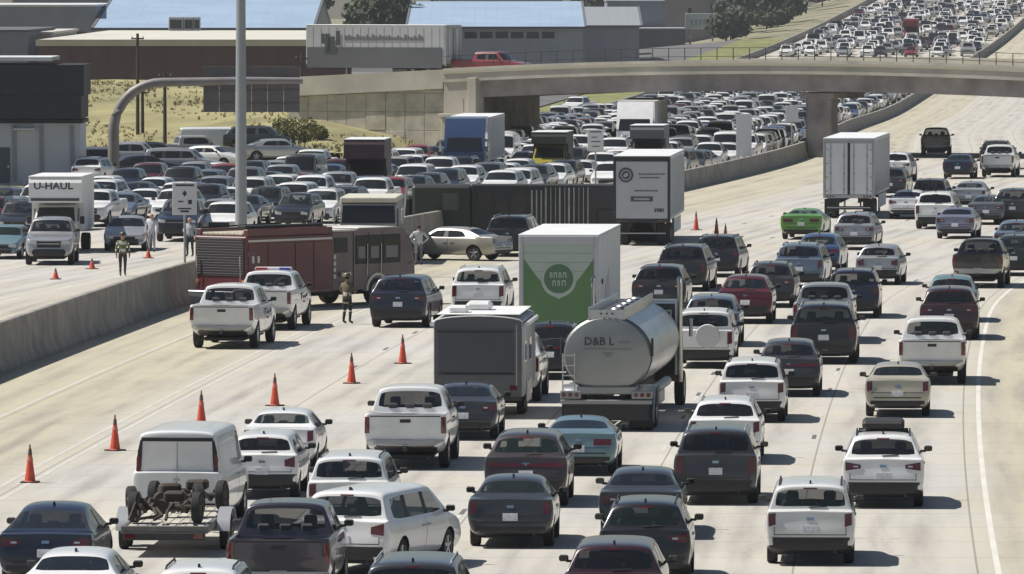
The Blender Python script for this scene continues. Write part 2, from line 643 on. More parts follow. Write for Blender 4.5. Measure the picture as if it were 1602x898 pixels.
def patch(name, bvh, side, quad, m, off=.008, nx=5, ny=4, S=None):
    """a thin panel laid on the body: quad of 4 (a, z) corners seen from the rear / front / a side"""
    L, W = S['L'], S['W']
    vs = []
    ok = True
    for j in range(ny + 1):
        for i in range(nx + 1):
            u, v = i / nx, j / ny
            a = (quad[0][0] * (1 - u) + quad[1][0] * u) * (1 - v) + (quad[3][0] * (1 - u) + quad[2][0] * u) * v
            z = (quad[0][1] * (1 - u) + quad[1][1] * u) * (1 - v) + (quad[3][1] * (1 - u) + quad[2][1] * u) * v
            if side == 'rear':
                o, d = Vector((a, -L, z)), Vector((0, 1, 0))
            elif side == 'front':
                o, d = Vector((a, L, z)), Vector((0, -1, 0))
            else:
                sg = 1 if side == 'east' else -1
                o, d = Vector((sg * W, a, z)), Vector((-sg, 0, 0))
            h = bvh.ray_cast(o, d)
            if h[0] is None or h[3] > L * .75:
                vs.append(None)
                continue
            vs.append((h[0] - d * off, d))
    if any(v is None for v in vs):
        good = [v for v in vs if v]
        if len(good) < 4:
            return None
        # pull missing points in to the nearest hit
        for k, v in enumerate(vs):
            if v is None:
                i0, j0 = k % (nx + 1), k // (nx + 1)
                vs[k] = min(((abs(kk % (nx + 1) - i0) + abs(kk // (nx + 1) - j0), kk) for kk, vv in enumerate(vs) if isinstance(vv, tuple)))[1]
        vs = [vs[v] if isinstance(v, int) else v for v in vs]
    n = len(vs)
    mb = MB()
    pts = [v[0] for v in vs] + [v[0] + v[1] * (off + .02) for v in vs]
    fs = []
    W1 = nx + 1
    for j in range(ny):
        for i in range(nx):
            q = (j * W1 + i, j * W1 + i + 1, (j + 1) * W1 + i + 1, (j + 1) * W1 + i)
            fs.append(q)
    border = [i for i in range(nx)] + [j * W1 + nx for j in range(ny)] + [ny * W1 + i for i in range(nx, 0, -1)] + [j * W1 for j in range(ny, 0, -1)]
    for a, b in zip(border, border[1:] + border[:1]):
        fs.append((a, b, b + n, a + n))
    mb.add(pts, fs)
    return mb.mesh(name, [m], 40)

SPECS = {
    'sedan': dict(type='sedan', L=4.85, W=1.84, H=1.45, tumble=.66, belt=.95, deck=1.02, hood=.92, nose=.72, tuck=.10, ydeck=-1.72, yrr=-.95, rdrop=.05,
                  cowl=1.30, yrf=.55, posts=[(-.02, .0)], wr=.33, axles=(-1.40, 1.42), cpil=.26, g0=.12, g1=.93, trimrows=0),
    'coupe': dict(type='sedan', L=4.80, W=1.90, H=1.38, tumble=.62, belt=.95, deck=1.03, hood=.95, nose=.76, tuck=.08, ydeck=-1.82, yrr=-.75, rdrop=.05,
                  cowl=1.00, yrf=.28, posts=[(-.45, -.42)], wr=.35, axles=(-1.35, 1.45), cpil=.34, g0=.14, g1=.93, trimrows=0, captrim=1),
    'muscle': dict(type='sedan', L=5.0, W=1.96, H=1.42, tumble=.62, belt=1.0, deck=1.10, hood=1.0, nose=.82, tuck=.05, ydeck=-1.75, yrr=-.95, rdrop=.05,
                   cowl=.95, yrf=.28, posts=[(-.45, -.42)], wr=.37, axles=(-1.48, 1.5), cpil=.34, g0=.14, g1=.92, trimrows=0),
    'fastback': dict(type='sedan', L=4.75, W=1.92, H=1.60, tumble=.64, belt=1.02, deck=1.08, hood=.95, nose=.74, tuck=.10, ydeck=-1.98, yrr=-.72, rdrop=.06,
                     cowl=1.45, yrf=.6, posts=[(-.02, .0)], wr=.36, axles=(-1.42, 1.45), cpil=.26, g0=.08, g1=.93, trimrows=0, blackrear=True),
    'hatch': dict(type='hatch', L=4.15, W=1.72, H=1.54, tumble=.68, belt=.98, deck=1.03, hood=.95, nose=.74, tuck=.06, yrr=-1.62, rdrop=.05,
                  cowl=1.32, yrf=.62, posts=[(-.15, -.13)], wr=.31, axles=(-1.28, 1.28), cpil=.24, g0=.12, g1=.90),
    'crossover': dict(type='hatch', L=4.62, W=1.86, H=1.67, tumble=.70, belt=1.06, deck=1.10, hood=1.03, nose=.84, tuck=.08, yrr=-1.78, rdrop=.05,
                      cowl=1.28, yrf=.62, posts=[(-.95, -.92), (-.02, .0)], wr=.36, axles=(-1.36, 1.36), cpil=.16, g0=.08, g1=.91, trimrows=1, captrim=1),
    'suv': dict(type='hatch', L=5.0, W=1.99, H=1.80, tumble=.735, belt=1.14, deck=1.17, hood=1.12, nose=.92, tuck=.06, yrr=-2.12, rdrop=.05,
                cowl=1.25, yrf=.62, posts=[(-1.08, -1.05), (-.02, .0)], wr=.39, axles=(-1.45, 1.48), cpil=.16, g0=.07, g1=.91, trimrows=1),
    'boxy_suv': dict(type='hatch', L=4.75, W=1.90, H=1.82, tumble=.80, belt=1.16, deck=1.18, hood=1.14, nose=1.0, tuck=.02, yrr=-2.16, rdrop=.03,
                     cowl=1.12, yrf=.72, posts=[(-1.10, -1.08), (-.10, -.08)], wr=.40, axles=(-1.36, 1.40), cpil=.14, g0=.12, g1=.86, trimrows=1),
    'minivan': dict(type='hatch', L=5.15, W=1.99, H=1.74, tumble=.74, belt=1.05, deck=1.10, hood=1.02, nose=.80, tuck=.06, yrr=-2.18, rdrop=.05,
                    cowl=1.62, yrf=.72, posts=[(-1.12, -1.10), (.10, .10)], wr=.36, axles=(-1.50, 1.50), cpil=.16, g0=.07, g1=.90, trimrows=0),
    'van': dict(type='hatch', L=5.7, W=2.02, H=2.22, tumble=.80, belt=1.22, deck=1.26, hood=1.14, nose=.95, tuck=.03, yrr=-2.66, rdrop=.03,
                cowl=1.72, yrf=1.16, posts=[(-.70, -.70), (.55, .52)], wr=.38, axles=(-1.70, 1.75), cpil=.20, rearglass=False, side=False, trimrows=0),
    'pickup': dict(type='pickup', L=5.85, W=2.03, H=1.95, tumble=.72, belt=1.30, deck=1.36, hood=1.24, nose=1.08, bedf=-1.12, rake=.20, tuck=0,
                   cowl=1.42, yrf=.80, posts=[(.02, .04)], wr=.41, axles=(-1.75, 1.95), cpil=.16, zb=.36, zrear=.56, g0=.16, g1=.86, trimrows=0, captrim=0),
    'small_pickup': dict(type='pickup', L=5.4, W=1.91, H=1.80, tumble=.70, belt=1.20, deck=1.26, hood=1.16, nose=1.0, bedf=-1.12, rake=.20, tuck=0,
                         cowl=1.32, yrf=.70, posts=[(.0, .02)], wr=.39, axles=(-1.65, 1.75), cpil=.16, zb=.34, zrear=.54, g0=.16, g1=.86, trimrows=0, captrim=0),
}
for k_, b_ in (('wagon', 'crossover'), ('crossover_b', 'crossover'), ('crossover_c', 'crossover'), ('suv_b', 'suv'), ('sedan_b', 'sedan')):
    SPECS[k_] = dict(SPECS[b_])
SPECS['wagon'].update(H=1.62, L=4.7, tails='corner')
SPECS['crossover_b'].update(H=1.71, L=4.70, yrr=-2.02, tumble=.745, belt=1.09, deck=1.12, tails='corner', cpil=.14)
SPECS['crossover_c'].update(H=1.63, L=4.55, yrr=-1.55, tumble=.68, tails='bar', tuck=.12)
SPECS['suv_b'].update(H=1.76, L=4.9, yrr=-1.98, tails='slash', tumble=.70)
SPECS['sedan_b'].update(H=1.47, L=4.62, ydeck=-1.58, yrr=-.88, cowl=1.18, yrf=.45, axles=(-1.30, 1.36), tails='corner', deck=1.04, wr=.32)

_protos = {}
def proto(kind):
    if kind in _protos:
        return _protos[kind]
    S = SPECS[kind]
    body, wins, bvh = car_body(S)
    L, W, H = S['L'], S['W'], S['H']
    w, h = W / 2, L / 2
    P = [('body', body, None, True)]
    for nm, me in wins:
        P.append((nm, me, None, False))
    pk = lambda nm, side, quad, m, **kw: (lambda me: P.append((nm, me, None, False)) if me else None)(patch(nm, bvh, side, quad, m, S=S, **kw))
    d = S['deck']
    pick = S['type'] == 'pickup'
    for sg in (-1, 1):
        f = lambda x0, x1: (sg * x0, sg * x1) if sg > 0 else (sg * x1, sg * x0)
        sty = S.get('tails') or ('corner' if kind in ('suv', 'boxy_suv') else 'wide' if kind in ('muscle', 'coupe') else 'hatch' if kind in ('minivan', 'hatch') else 'slash')
        if pick:
            a, b = f(w * .86, w * .975)
            pk('tail_light', 'rear', [(a, d - .46), (b, d - .46), (b, d - .06), (a, d - .06)], M_TAIL, off=.015)
        elif kind == 'van':
            a, b = f(w * .80, w * .90)
            pk('tail_light', 'rear', [(a, 1.30), (b, 1.30), (b, 1.66), (a, 1.66)], M_TAIL, off=.02)
        elif sty == 'corner':
            hh_ = .42 if H > 1.75 else .30
            a, b = f(w * .77, w * .93)
            pk('tail_light', 'rear', [(a, d - hh_), (b, d - hh_ + .04), (b, d - .02), (a, d - .04)], M_TAIL, off=.015)
        elif sty == 'wide':
            a, b = f(w * .40, w * .86)
            pk('tail_light', 'rear', [(a, d - .27), (b, d - .27), (b, d - .12), (a, d - .12)], M_TAIL, off=.012)
        elif sty == 'bar':
            a, b = f(w * .02, w * .93)
            pk('tail_light', 'rear', [(a, d - .19), (b, d - .21), (b, d - .08), (a, d - .14)] if sg > 0 else [(a, d - .21), (b, d - .19), (b, d - .14), (a, d - .08)], M_TAIL, off=.012, nx=8)
        elif sty == 'hatch':
            a, b = f(w * .62, w * .90)
            pk('tail_light', 'rear', [(a, d - .24), (b, d - .27), (b, d - .02), (a, d - .10)], M_TAIL, off=.012)
        else:
            a, b = f(w * .54, w * .91)
            q = [(a, d - .19), (b, d - .24), (b, d - .05), (a, d - .11)] if sg > 0 else [(a, d - .24), (b, d - .19), (b, d - .11), (a, d - .05)]
            pk('tail_light', 'rear', q, M_TAIL, off=.012)
            ar, br = f(w * .60, w * .72)
            pk('reversing_lamp', 'rear', [(ar, d - .165), (br, d - .165), (br, d - .13), (ar, d - .13)], M_HEAD, off=.018, nx=2, ny=1)
        n_ = S['nose']
        a, b = f(w * .52, w * .86)
        pk('headlight', 'front', [(a, n_ - .20), (b, n_ - .17), (b, n_ - .02), (a, n_ - .06)], M_HEAD, off=.010)
    # plate, bumper trim, badge, grille
    pz = d - .36 if not pick else .68
    if kind == 'van':
        pz = .80
    pk('licence_plate', 'rear', [(-.16, pz - .08), (.16, pz - .08), (.16, pz + .08), (-.16, pz + .08)], M_PLATE, off=.020, nx=2, ny=2)
    if pick:
        pk('rear_bumper', 'rear', [(-w * .93, .56), (w * .93, .56), (w * .93, .74), (-w * .93, .74)], M_SILV, off=.05, nx=8, ny=2)
        pk('tailgate_seam', 'rear', [(-w * .84, d - .06), (w * .84, d - .06), (w * .84, d - .035), (-w * .84, d - .035)], M_TRIM, off=.006, nx=6, ny=1)
        pk('tailgate_handle', 'rear', [(-.13, d - .20), (.13, d - .20), (.13, d - .12), (-.13, d - .12)], M_TRIM, off=.012, nx=2, ny=1)
    else:
        pk('badge', 'rear', [(-.075, d - .17), (.075, d - .17), (.075, d - .11), (-.075, d - .11)], M_CHROME, off=.010, nx=2, ny=1)
        top_ = .60 if S['type'] == 'hatch' else .48
        pk('bumper_trim', 'rear', [(-w * .965, .335), (w * .965, .335), (w * .955, top_), (-w * .955, top_)], M_TRIM, off=.010, nx=14, ny=3)
        if S['type'] == 'hatch' and kind != 'van':
            for x in (-w * .80, w * .80):
                pk('tailgate_seam', 'rear', [(x - .008, top_ + .05), (x + .008, top_ + .05), (x + .008, d - .30), (x - .008, d - .30)], M_TRIM, off=.003, nx=1, ny=4)
            pk('tailgate_seam', 'rear', [(-w * .80, top_ + .045), (w * .80, top_ + .045), (w * .80, top_ + .062), (-w * .80, top_ + .062)], M_TRIM, off=.003, nx=6, ny=1)
            zw = d + (H - d) * .22
            pk('wiper', 'rear', [(-.02, zw - .05), (.34, zw - .03), (.34, zw - .012), (-.02, zw - .03)], M_TRIM, off=.02, nx=3, ny=1)
        elif S['type'] == 'sedan':
            pk('boot_seam', 'rear', [(-w * .80, d - .34), (w * .80, d - .34), (w * .80, d - .325), (-w * .80, d - .325)], M_TRIM, off=.003, nx=6, ny=1)
        if kind == 'van':
            for x in (-w * .84, w * .84):
                pk('door_edge_trim', 'rear', [(x - .05, 1.38), (x + .05, 1.38), (x * .97 + .05, 1.98), (x * .97 - .05, 1.98)], M_TRIM, off=.012, nx=2, ny=5)
            pk('door_edge_trim', 'rear', [(-w * .80, 1.96), (w * .80, 1.96), (w * .78, 2.04), (-w * .78, 2.04)], M_TRIM, off=.012, nx=8, ny=2)
            pk('door_seam', 'rear', [(-.012, .5), (.012, .5), (.012, 1.95), (-.012, 1.95)], M_SILV, off=.004, nx=1, ny=6)
            pk('rear_bumper', 'rear', [(-w * .93, .36), (w * .93, .36), (w * .93, .56), (-w * .93, .56)], M_SILV, off=.06, nx=8, ny=2)
        pk('bumper_reflector_strip', 'rear', [(-w * .72, .55), (w * .72, .55), (w * .72, .58), (-w * .72, .58)], M_TRIM, off=.006, nx=6, ny=1)
    n_ = S['nose']
    gz0, gz1 = (n_ - .34, n_ - .08) if H > 1.55 else (n_ - .24, n_ - .10)
    pk('grille', 'front', [(-w * .48, gz0), (w * .48, gz0), (w * .50, gz1), (-w * .50, gz1)], M_TRIM, off=.012, nx=6, ny=2)
    if pick or kind in ('suv', 'boxy_suv', 'van'):
        pk('grille_bar', 'front', [(-w * .46, n_ - .20), (w * .46, n_ - .20), (w * .46, n_ - .165), (-w * .46, n_ - .165)], M_CHROME, off=.02, nx=6, ny=1)
    pk('front_intake', 'front', [(-w * .60, .40), (w * .60, .40), (w * .66, .52), (-w * .66, .52)], M_TRIM, off=.008, nx=6, ny=2)
    # high brake lamp
    if not pick and kind != 'van':
        zt = H - S.get('rdrop', .04) - .075
        pk('brake_light', 'rear', [(-.14, zt), (.14, zt), (.14, zt + .028), (-.14, zt + .028)], M_TAIL, off=.015, nx=2, ny=1)
    # doors: handles and shut lines on each side
    ax0, ax1 = S['axles']
    for sd in ('west', 'east'):
        for y in (S['posts'][-1][0] - .12, S['cowl'] - .12):
            pk('door_seam', sd, [(y - .007, .42), (y + .007, .42), (y + .007, S['belt'] + .0), (y - .007, S['belt'] + .0)], M_TRIM, off=.003, nx=1, ny=5)
        for y in (S['posts'][-1][0] - .30, S['posts'][-1][0] + .28 - .25):
            pk('door_handle', sd, [(y - .09, S['belt'] - .16), (y + .09, S['belt'] - .16), (y + .09, S['belt'] - .125), (y - .09, S['belt'] - .125)], M_TRIM if pick else M_SILV, off=.022, nx=2, ny=1)
    # mirrors
    ym, zm = S['cowl'] - .36, S['belt'] + .07
    for sg in (-1, 1):
        mb = MB()
        mb.box((sg * (w + .09), ym, zm + .05), (.19, .10, .13), 0, .03)
        mb.box((sg * (w - .02), ym + .01, zm - .01), (.12, .07, .05), 1, .01)
        mb.box((sg * (w + .09), ym - .051, zm + .05), (.145, .008, .09), 2, .004)
        P.append(('mirror', mb.mesh('mirror', [M_TRIM, M_TRIM, M_GLASS]), None, False))
    # roof things
    if kind in ('suv', 'wagon', 'crossover', 'crossover_b', 'boxy_suv'):
        for sg in (-1, 1):
            x = sg * (w * S['tumble'] - .05)
            y0, y1 = S['yrr'] + .25, S['yrf'] - .25
            mb = MB()
            def topz(y):
                hh = bvh.ray_cast(Vector((x, y, 4)), Vector((0, 0, -1)))
                return hh[0].z if hh[0] else H
            mb.tube([(x, y0, topz(y0)), (x, y0 + .12, topz(y0 + .1) + .05), (x, y1 - .12, topz(y1 - .1) + .05), (x, y1, topz(y1))], .02, 6, 0)
            P.append(('roof_rail', mb.mesh('roof_rail', [M_SILV if kind in ('wagon', 'suv') else M_TRIM]), None, False))
    if not pick and kind != 'van':
        hh = bvh.ray_cast(Vector((0, S['yrr'] + .22, 4)), Vector((0, 0, -1)))
        mb = MB().prism([(-.09, 0), (.10, 0), (-.06, .07), (-.09, .07)], -.02, .02, 0, 'x', Matrix.Translation((0, S['yrr'] + .22, hh[0].z - .008)))
        P.append(('antenna_fin', mb.mesh('antenna_fin', [M_TRIM]), None, False))
    # seats seen through the glass
    if kind != 'van':
        zs_ = S['belt'] - .55
        yfs = S['yrf'] - .55
        sx = w * .42
        for sg in (-1, 1):
            mb = MB().box((sg * sx, yfs, zs_ + .02), (.50, .55, .22), 0, .05).box((sg * sx, yfs - .30, zs_ + .40), (.48, .16, .62), 0, .06).box((sg * sx, yfs - .33, zs_ + .80), (.26, .10, .20), 0, .04)
            P.append(('front_seat', mb.mesh('front_seat', [M_SEATL if kind in ('sedan', 'crossover_b', 'hatch') else M_SEAT]), None, False))
        yb_ = yfs - 1.15
        lo = S.get('bedf', S['yrr'] - .1 if S['type'] == 'sedan' else -9)
        yb_ = max(yb_, lo + .28)
        mb = MB().box((0, yb_ + .1, zs_), (w * 1.5, .5, .22), 0, .05).box((0, yb_ - .16, zs_ + .34), (w * 1.5, .14, .58), 0, .06)
        for x in (-sx, 0, sx):
            mb.box((x, yb_ - .19, zs_ + .71), (.26, .09, .17), 0, .04)
        P.append(('rear_bench', mb.mesh('rear_bench', [M_SEATL if kind in ('sedan', 'crossover_b', 'hatch') else M_SEAT]), None, False))
        P.append(('dashboard', MB().box((0, S['cowl'] - .25, S['belt'] - .10), (w * 1.6, .45, .22), 0, .06).mesh('dashboard', [M_TRIM]), None, False))
    # underbody, exhaust
    mb = MB()
    mb.box((0, 0, .30), (W * .62, L * .80, .12), 0, .03)
    for y in S['axles']:
        mb.cyl((-w + .25, y, S['wr']), (w - .25, y, S['wr']), .05, .05, 8, 0)
    mb.cyl((w * .55, -h + .3, .30), (w * .55, -h + .02, .30), .035, .035, 8, 0)
    if pick:
        mb.box((0, -h - .02, .52), (.10, .20, .10), 0, .01)
    P.append(('chassis', mb.mesh('chassis', [M_DARKST]), None, False))
    if kind == 'boxy_suv':
        pass
    # wheels
    tyre, rim = wheel_pair(S['wr'], .25 if pick or H > 1.75 else .22, M_RIM)
    for y in S['axles']:
        for sg in (-1, 1):
            M = Matrix.Translation((sg * (w - .135), y, S['wr'])) @ Matrix.Rotation(0 if sg > 0 else math.pi, 4, 'Z')
            P.append(('wheel', tyre, M, False))
            P.append(('>rim', rim, None, False))
    _protos[kind] = P
    return P

_far = {}
def far_mesh(kind):
    if kind not in _far:
        items = []
        last = Matrix()
        for nm, me, M, _ in proto(kind):
            if nm in ('door_seam', 'door_handle', 'badge', 'chassis', 'bumper_reflector_strip', 'tailgate_handle', 'tailgate_seam', 'antenna_fin', 'boot_seam', 'wiper', 'reversing_lamp', 'bumper_trim', 'brake_light', 'licence_plate', 'front_seat', 'rear_bench', 'dashboard'):
                continue
            if nm.startswith('>'):
                items.append((me, last))
            else:
                last = M or Matrix()
                items.append((me, last))
        _far[kind] = join_meshes(kind, items)
    return _far[kind]

def set_paint(o, cname):
    s = o.material_slots[0]
    s.link = 'OBJECT'
    s.material = paint(cname)

NAMES = {'sedan': 'sedan', 'coupe': 'coupe', 'muscle': 'coupe', 'fastback': 'fastback_car', 'hatch': 'hatchback', 'crossover': 'crossover', 'suv': 'sport_utility_car',
         'boxy_suv': 'sport_utility_car', 'minivan': 'minivan', 'van': 'cargo_van', 'pickup': 'pickup_truck', 'small_pickup': 'pickup_truck', 'wagon': 'station_wagon', 'crossover_b': 'crossover', 'crossover_c': 'crossover', 'suv_b': 'sport_utility_car', 'sedan_b': 'sedan'}
CATS = {'sedan': 'car', 'coupe': 'car', 'muscle': 'car', 'fastback': 'car', 'hatch': 'car', 'crossover': 'car', 'suv': 'car', 'boxy_suv': 'car', 'minivan': 'minivan',
        'van': 'van', 'pickup': 'pickup truck', 'small_pickup': 'pickup truck', 'wagon': 'car', 'crossover_b': 'car', 'crossover_c': 'car', 'suv_b': 'car', 'sedan_b': 'car'}

def put_car(kind, loc, ang, colour, label, group, full=True, scale=1.0, skip=()):
    """ang: heading, clockwise from +Y. full: every part an object; else one mesh."""
    if not full:
        o = link(NAMES[kind], far_mesh(kind), None, loc, -ang)
        o.scale = (scale,) * 3
        set_paint(o, colour)
        return tag(o, label, CATS[kind], group)
    root = thing(NAMES[kind], label, CATS[kind], loc, -ang, group)
    root.scale = (scale,) * 3
    lastp = None
    gl = M_GLASSES[int(abs(loc[0]) * 37 + abs(loc[1]) * 11) % len(M_GLASSES)]
    for nm, me, M, pnt in proto(kind):
        if nm in skip:
            continue
        if nm.startswith('>'):
            link(nm[1:], me, lastp)
            continue
        o = link(nm, me, root)
        if M:
            o.matrix_basis = M
        if pnt:
            set_paint(o, colour)
        if nm in ('rear_window', 'side_window', 'windshield'):
            s_ = o.material_slots[0]
            s_.link = 'OBJECT'
            s_.material = gl
        lastp = o
    return root
# ------------------------------------------------------------------ the setting
def road_material(name, base, tan, sb=False):
    m = bpy.data.materials.new(name)
    m.use_nodes = True
    n, l = nt(m)
    b = n['Principled BSDF']
    b.inputs['Roughness'].default_value = .88
    b.inputs['Specular IOR Level'].default_value = .25
    uv = n.new('ShaderNodeUVMap'); uv.uv_map = 'lanes'
    sp = n.new('ShaderNodeSeparateXYZ')
    l.new(uv.outputs[0], sp.inputs[0])
    def math_(op, a, c=None, d=None):
        k = n.new('ShaderNodeMath'); k.operation = op
        for i, x in enumerate((a, c, d)):
            if x is None:
                continue
            if isinstance(x, (int, float)):
                k.inputs[i].default_value = x
            else:
                l.new(x, k.inputs[i])
        return k.outputs[0]
    def noise(scale, detail=5, vec=None, rough=.6):
        k = n.new('ShaderNodeTexNoise')
        k.inputs['Scale'].default_value = scale
        k.inputs['Detail'].default_value = detail
        k.inputs['Roughness'].default_value = rough
        l.new(vec or tc.outputs['Object'], k.inputs['Vector'])
        return k.outputs['Fac']
    tc = n.new('ShaderNodeTexCoord')
    def mix(fac, a, c, mode='MIX'):
        k = n.new('ShaderNodeMix'); k.data_type = 'RGBA'; k.blend_type = mode
        if isinstance(fac, (int, float)):
            k.inputs[0].default_value = fac
        else:
            l.new(fac, k.inputs[0])
        for i, x in ((6, a), (7, c)):
            if isinstance(x, tuple):
                k.inputs[i].default_value = (*x, 1)
            else:
                l.new(x, k.inputs[i])
        return k.outputs[2]
    def mr(x, a, b_, c=0, d=1):
        k = n.new('ShaderNodeMapRange')
        for i, q in enumerate((x, a, b_, c, d)):
            if isinstance(q, (int, float)):
                k.inputs[i].default_value = q
            else:
                l.new(q, k.inputs[i])
        return k.outputs[0]
    u, v = sp.outputs[0], sp.outputs[1]
    au = math_('ABSOLUTE', u)
    # long stretched stains along the traffic
    st = n.new('ShaderNodeMapping')
    st.inputs['Scale'].default_value = (1.0, .06, 1)
    l.new(uv.outputs[0], st.inputs['Vector'])
    streak = noise(1.1, 6, st.outputs[0])
    big = noise(.09, 4)
    fine = noise(6, 8, rough=.7)
    c = mix(mr(big, .38, .62), base, tuple(x * k for x, k in zip(base, (1.06, 1.02, .93))))
    # shoulders are yellower, with wind blown dust
    sh = math_('SUBTRACT', 1.0, mr(au, 5.4, 8.2))
    sh2 = mr(au, 29.6, 31.4)
    c = mix(math_('MAXIMUM', sh, sh2), c, tan)
    # tyre polished bands either side of the lane middle
    lane = math_('FRACT', math_('DIVIDE', math_('SUBTRACT', au, 7.1), 3.8))
    band = math_('ABSOLUTE', math_('SUBTRACT', math_('ABSOLUTE', math_('SUBTRACT', lane, .5)), .24))
    bandm = math_('MULTIPLY', math_('SUBTRACT', 1.0, mr(band, .02, .16)), mr(streak, .35, .7))
    oil = math_('MULTIPLY', math_('SUBTRACT', 1.0, mr(math_('ABSOLUTE', math_('SUBTRACT', lane, .5)), .02, .12)), mr(streak, .4, .65))
    c = mix(math_('MULTIPLY', math_('MAXIMUM', bandm, oil), .50), c, (.16, .15, .145))
    c = mix(math_('MULTIPLY', mr(streak, .48, .74), .22), c, (.22, .20, .17))
    # saw cut joints across the slabs, every 4.6 m
    jv = math_('FRACT', math_('DIVIDE', v, 4.6))
    jn = math_('LESS_THAN', math_('ABSOLUTE', math_('SUBTRACT', jv, .5)), .007)
    ju = math_('FRACT', math_('DIVIDE', math_('SUBTRACT', au, 7.25), 3.8))
    jl = math_('LESS_THAN', math_('ABSOLUTE', math_('SUBTRACT', ju, .5)), .0) if False else math_('LESS_THAN', ju, .012)
    c = mix(math_('MULTIPLY', math_('MAXIMUM', jn, jl), .6), c, (.13, .12, .11))
    # a few random sealed cracks
    wv = n.new('ShaderNodeTexVoronoi'); wv.feature = 'DISTANCE_TO_EDGE'
    mp = n.new('ShaderNodeMapping'); mp.inputs['Scale'].default_value = (.22, .045, 1)
    wob = n.new('ShaderNodeVectorMath'); wob.operation = 'ADD'
    nzv = n.new('ShaderNodeTexNoise'); nzv.inputs['Scale'].default_value = .7; nzv.inputs['Detail'].default_value = 4
    l.new(uv.outputs[0], nzv.inputs['Vector'])
    l.new(uv.outputs[0], wob.inputs[0]); l.new(nzv.outputs['Color'], wob.inputs[1])
    l.new(wob.outputs[0], mp.inputs['Vector']); l.new(mp.outputs[0], wv.inputs['Vector']); wv.inputs['Scale'].default_value = 1
    crack = math_('MULTIPLY', math_('LESS_THAN', wv.outputs['Distance'], .0035), mr(big, .53, .57))
    c = mix(math_('MULTIPLY', crack, .30), c, (.14, .13, .12))
    c = mix(math_('MULTIPLY', mr(fine, .35, .75), .16), c, (.24, .23, .21))
    l.new(c, b.inputs['Base Color'])
    bp = n.new('ShaderNodeBump'); bp.inputs['Strength'].default_value = .25; bp.inputs['Distance'].default_value = .01
    l.new(fine, bp.inputs['Height']); l.new(bp.outputs[0], b.inputs['Normal'])
    return m

def road_sheet(name, offs, d0, d1, step, z, m):
    vs, fs, uvs = [], [], []
    ds = []
    d = d0
    while d <= d1:
        ds.append(d); d += step
    for d in ds:
        for o in offs:
            vs.append((med(d) + o, d, road_z(d) + z)); uvs.append((o, d))
    k = len(offs)
    for i in range(len(ds) - 1):
        for j in range(k - 1):
            a = i * k + j
            fs.append((a, a + 1, a + 1 + k, a + k))
    me = bpy.data.meshes.new(name)
    me.from_pydata(vs, [], fs)
    ul = me.uv_layers.new(name='lanes')
    for lp in me.loops:
        ul.data[lp.index].uv = uvs[lp.vertex_index]
    me.materials.append(m)
    me.polygons.foreach_set('use_smooth', [True] * len(fs))
    return tag(link(name, me), kind='structure')

M_ROADN = road_material('northbound_concrete', (.445, .432, .405), (.435, .40, .30))
M_ROADS = road_material('southbound_concrete', (.455, .44, .41), (.46, .43, .36))
road_sheet('northbound_road', [.2, 2, 4, 6, 8, 12, 16, 20, 24, 28, 30, 32, 34.5], -40, 2500, 5, 0.0, M_ROADN)
road_sheet('southbound_road', [-33, -31, -28, -24, -20, -16, -12, -8, -6, -4, -2, -.2], -40, 2500, 5, 0.0, M_ROADS)

# the land all round
M_EARTH = mat('dry_earth', (.24, .215, .15), rough=.95, var=.28, scale=.12, var2=(.17, .18, .09))
xs = [-900, -500, -300, -200, -150, -110, -90, -75, -65, -55, -46, -40, -34, -28, -20, -10, 0, 15, 30, 40, 50, 60, 75, 100, 130, 170, 240, 400, 900]
dsn = sorted([575, 620, 700, 760, 850, 930] + [-60, 0] + [k * K for k in (40, 80, 120, 160, 200, 240, 262, 300, 340, 400, 430, 460, 500, 550, 600, 650, 700, 760, 830, 900, 1000, 1200)])
vs, fs = [], []
for d in dsn:
    for x in xs:
        vs.append((x, d, land_z(x, d) - .045 - (.7 if d > 560 else 0)))
for i in range(len(dsn) - 1):
    for j in range(len(xs) - 1):
        a = i * len(xs) + j
        fs.append((a, a + 1, a + 1 + len(xs), a + len(xs)))
g = MB().add(vs, fs).build('ground', [M_EARTH], angle=0)
tag(g, kind='structure')

# painted markings: dashes with black contrast tails, solid lines, the double line of the express lane
M_LINE = mat('white_road_paint', (.56, .545, .49), rough=.8, var=.10, scale=.35)
M_WORN = mat('worn_road_paint', (.485, .47, .43), rough=.85, var=.10, scale=.5)
M_BLACKLINE = mat('black_contrast_paint', (.12, .115, .11), rough=.85, var=.5, scale=4)
def strip(mb, off, d0, d1, w, mi=0, z=.004):
    step = 4.0
    d = d0
    while d < d1 - 1e-6:
        e = min(d + step, d1)
        mb.add([(med(d) + off - w / 2, d, road_z(d) + z), (med(d) + off + w / 2, d, road_z(d) + z),
                (med(e) + off + w / 2, e, road_z(e) + z), (med(e) + off - w / 2, e, road_z(e) + z)], [(0, 1, 2, 3)], mi)
        d = e
mk = MB()
for o in (10.9, 14.7, 18.5, 22.3, 26.1):
    d = 120 + (o * 7) % 12
    while d < 880:
        if rng.random() < .7:
            strip(mk, o, d, d + 3, .10, 2)
        if rng.random() < .55:
            strip(mk, o, d + 3.05, d + 4.9, .11, 1)
        d += 12.2
strip(mk, 30.5, 60, 1000, .13, 0)
strip(mk, 3.3, 60, 1000, .11, 2)
for o in (6.9, 7.45):
    strip(mk, o, 60, 1000, .11, 2)
for o in (-6.9, -10.7, -14.4, -18.1, -21.8, -25.5):
    d = 240
    while d < 880:
        strip(mk, o, d, d + 3, .12, 0)
        d += 12.2
strip(mk, -3.1, 200, 1450, .14, 0)
strip(mk, -29.3, 200, 1450, .16, 0)
tag(mk.build('lane_markings', [M_LINE, M_BLACKLINE, M_WORN], angle=0), kind='structure')

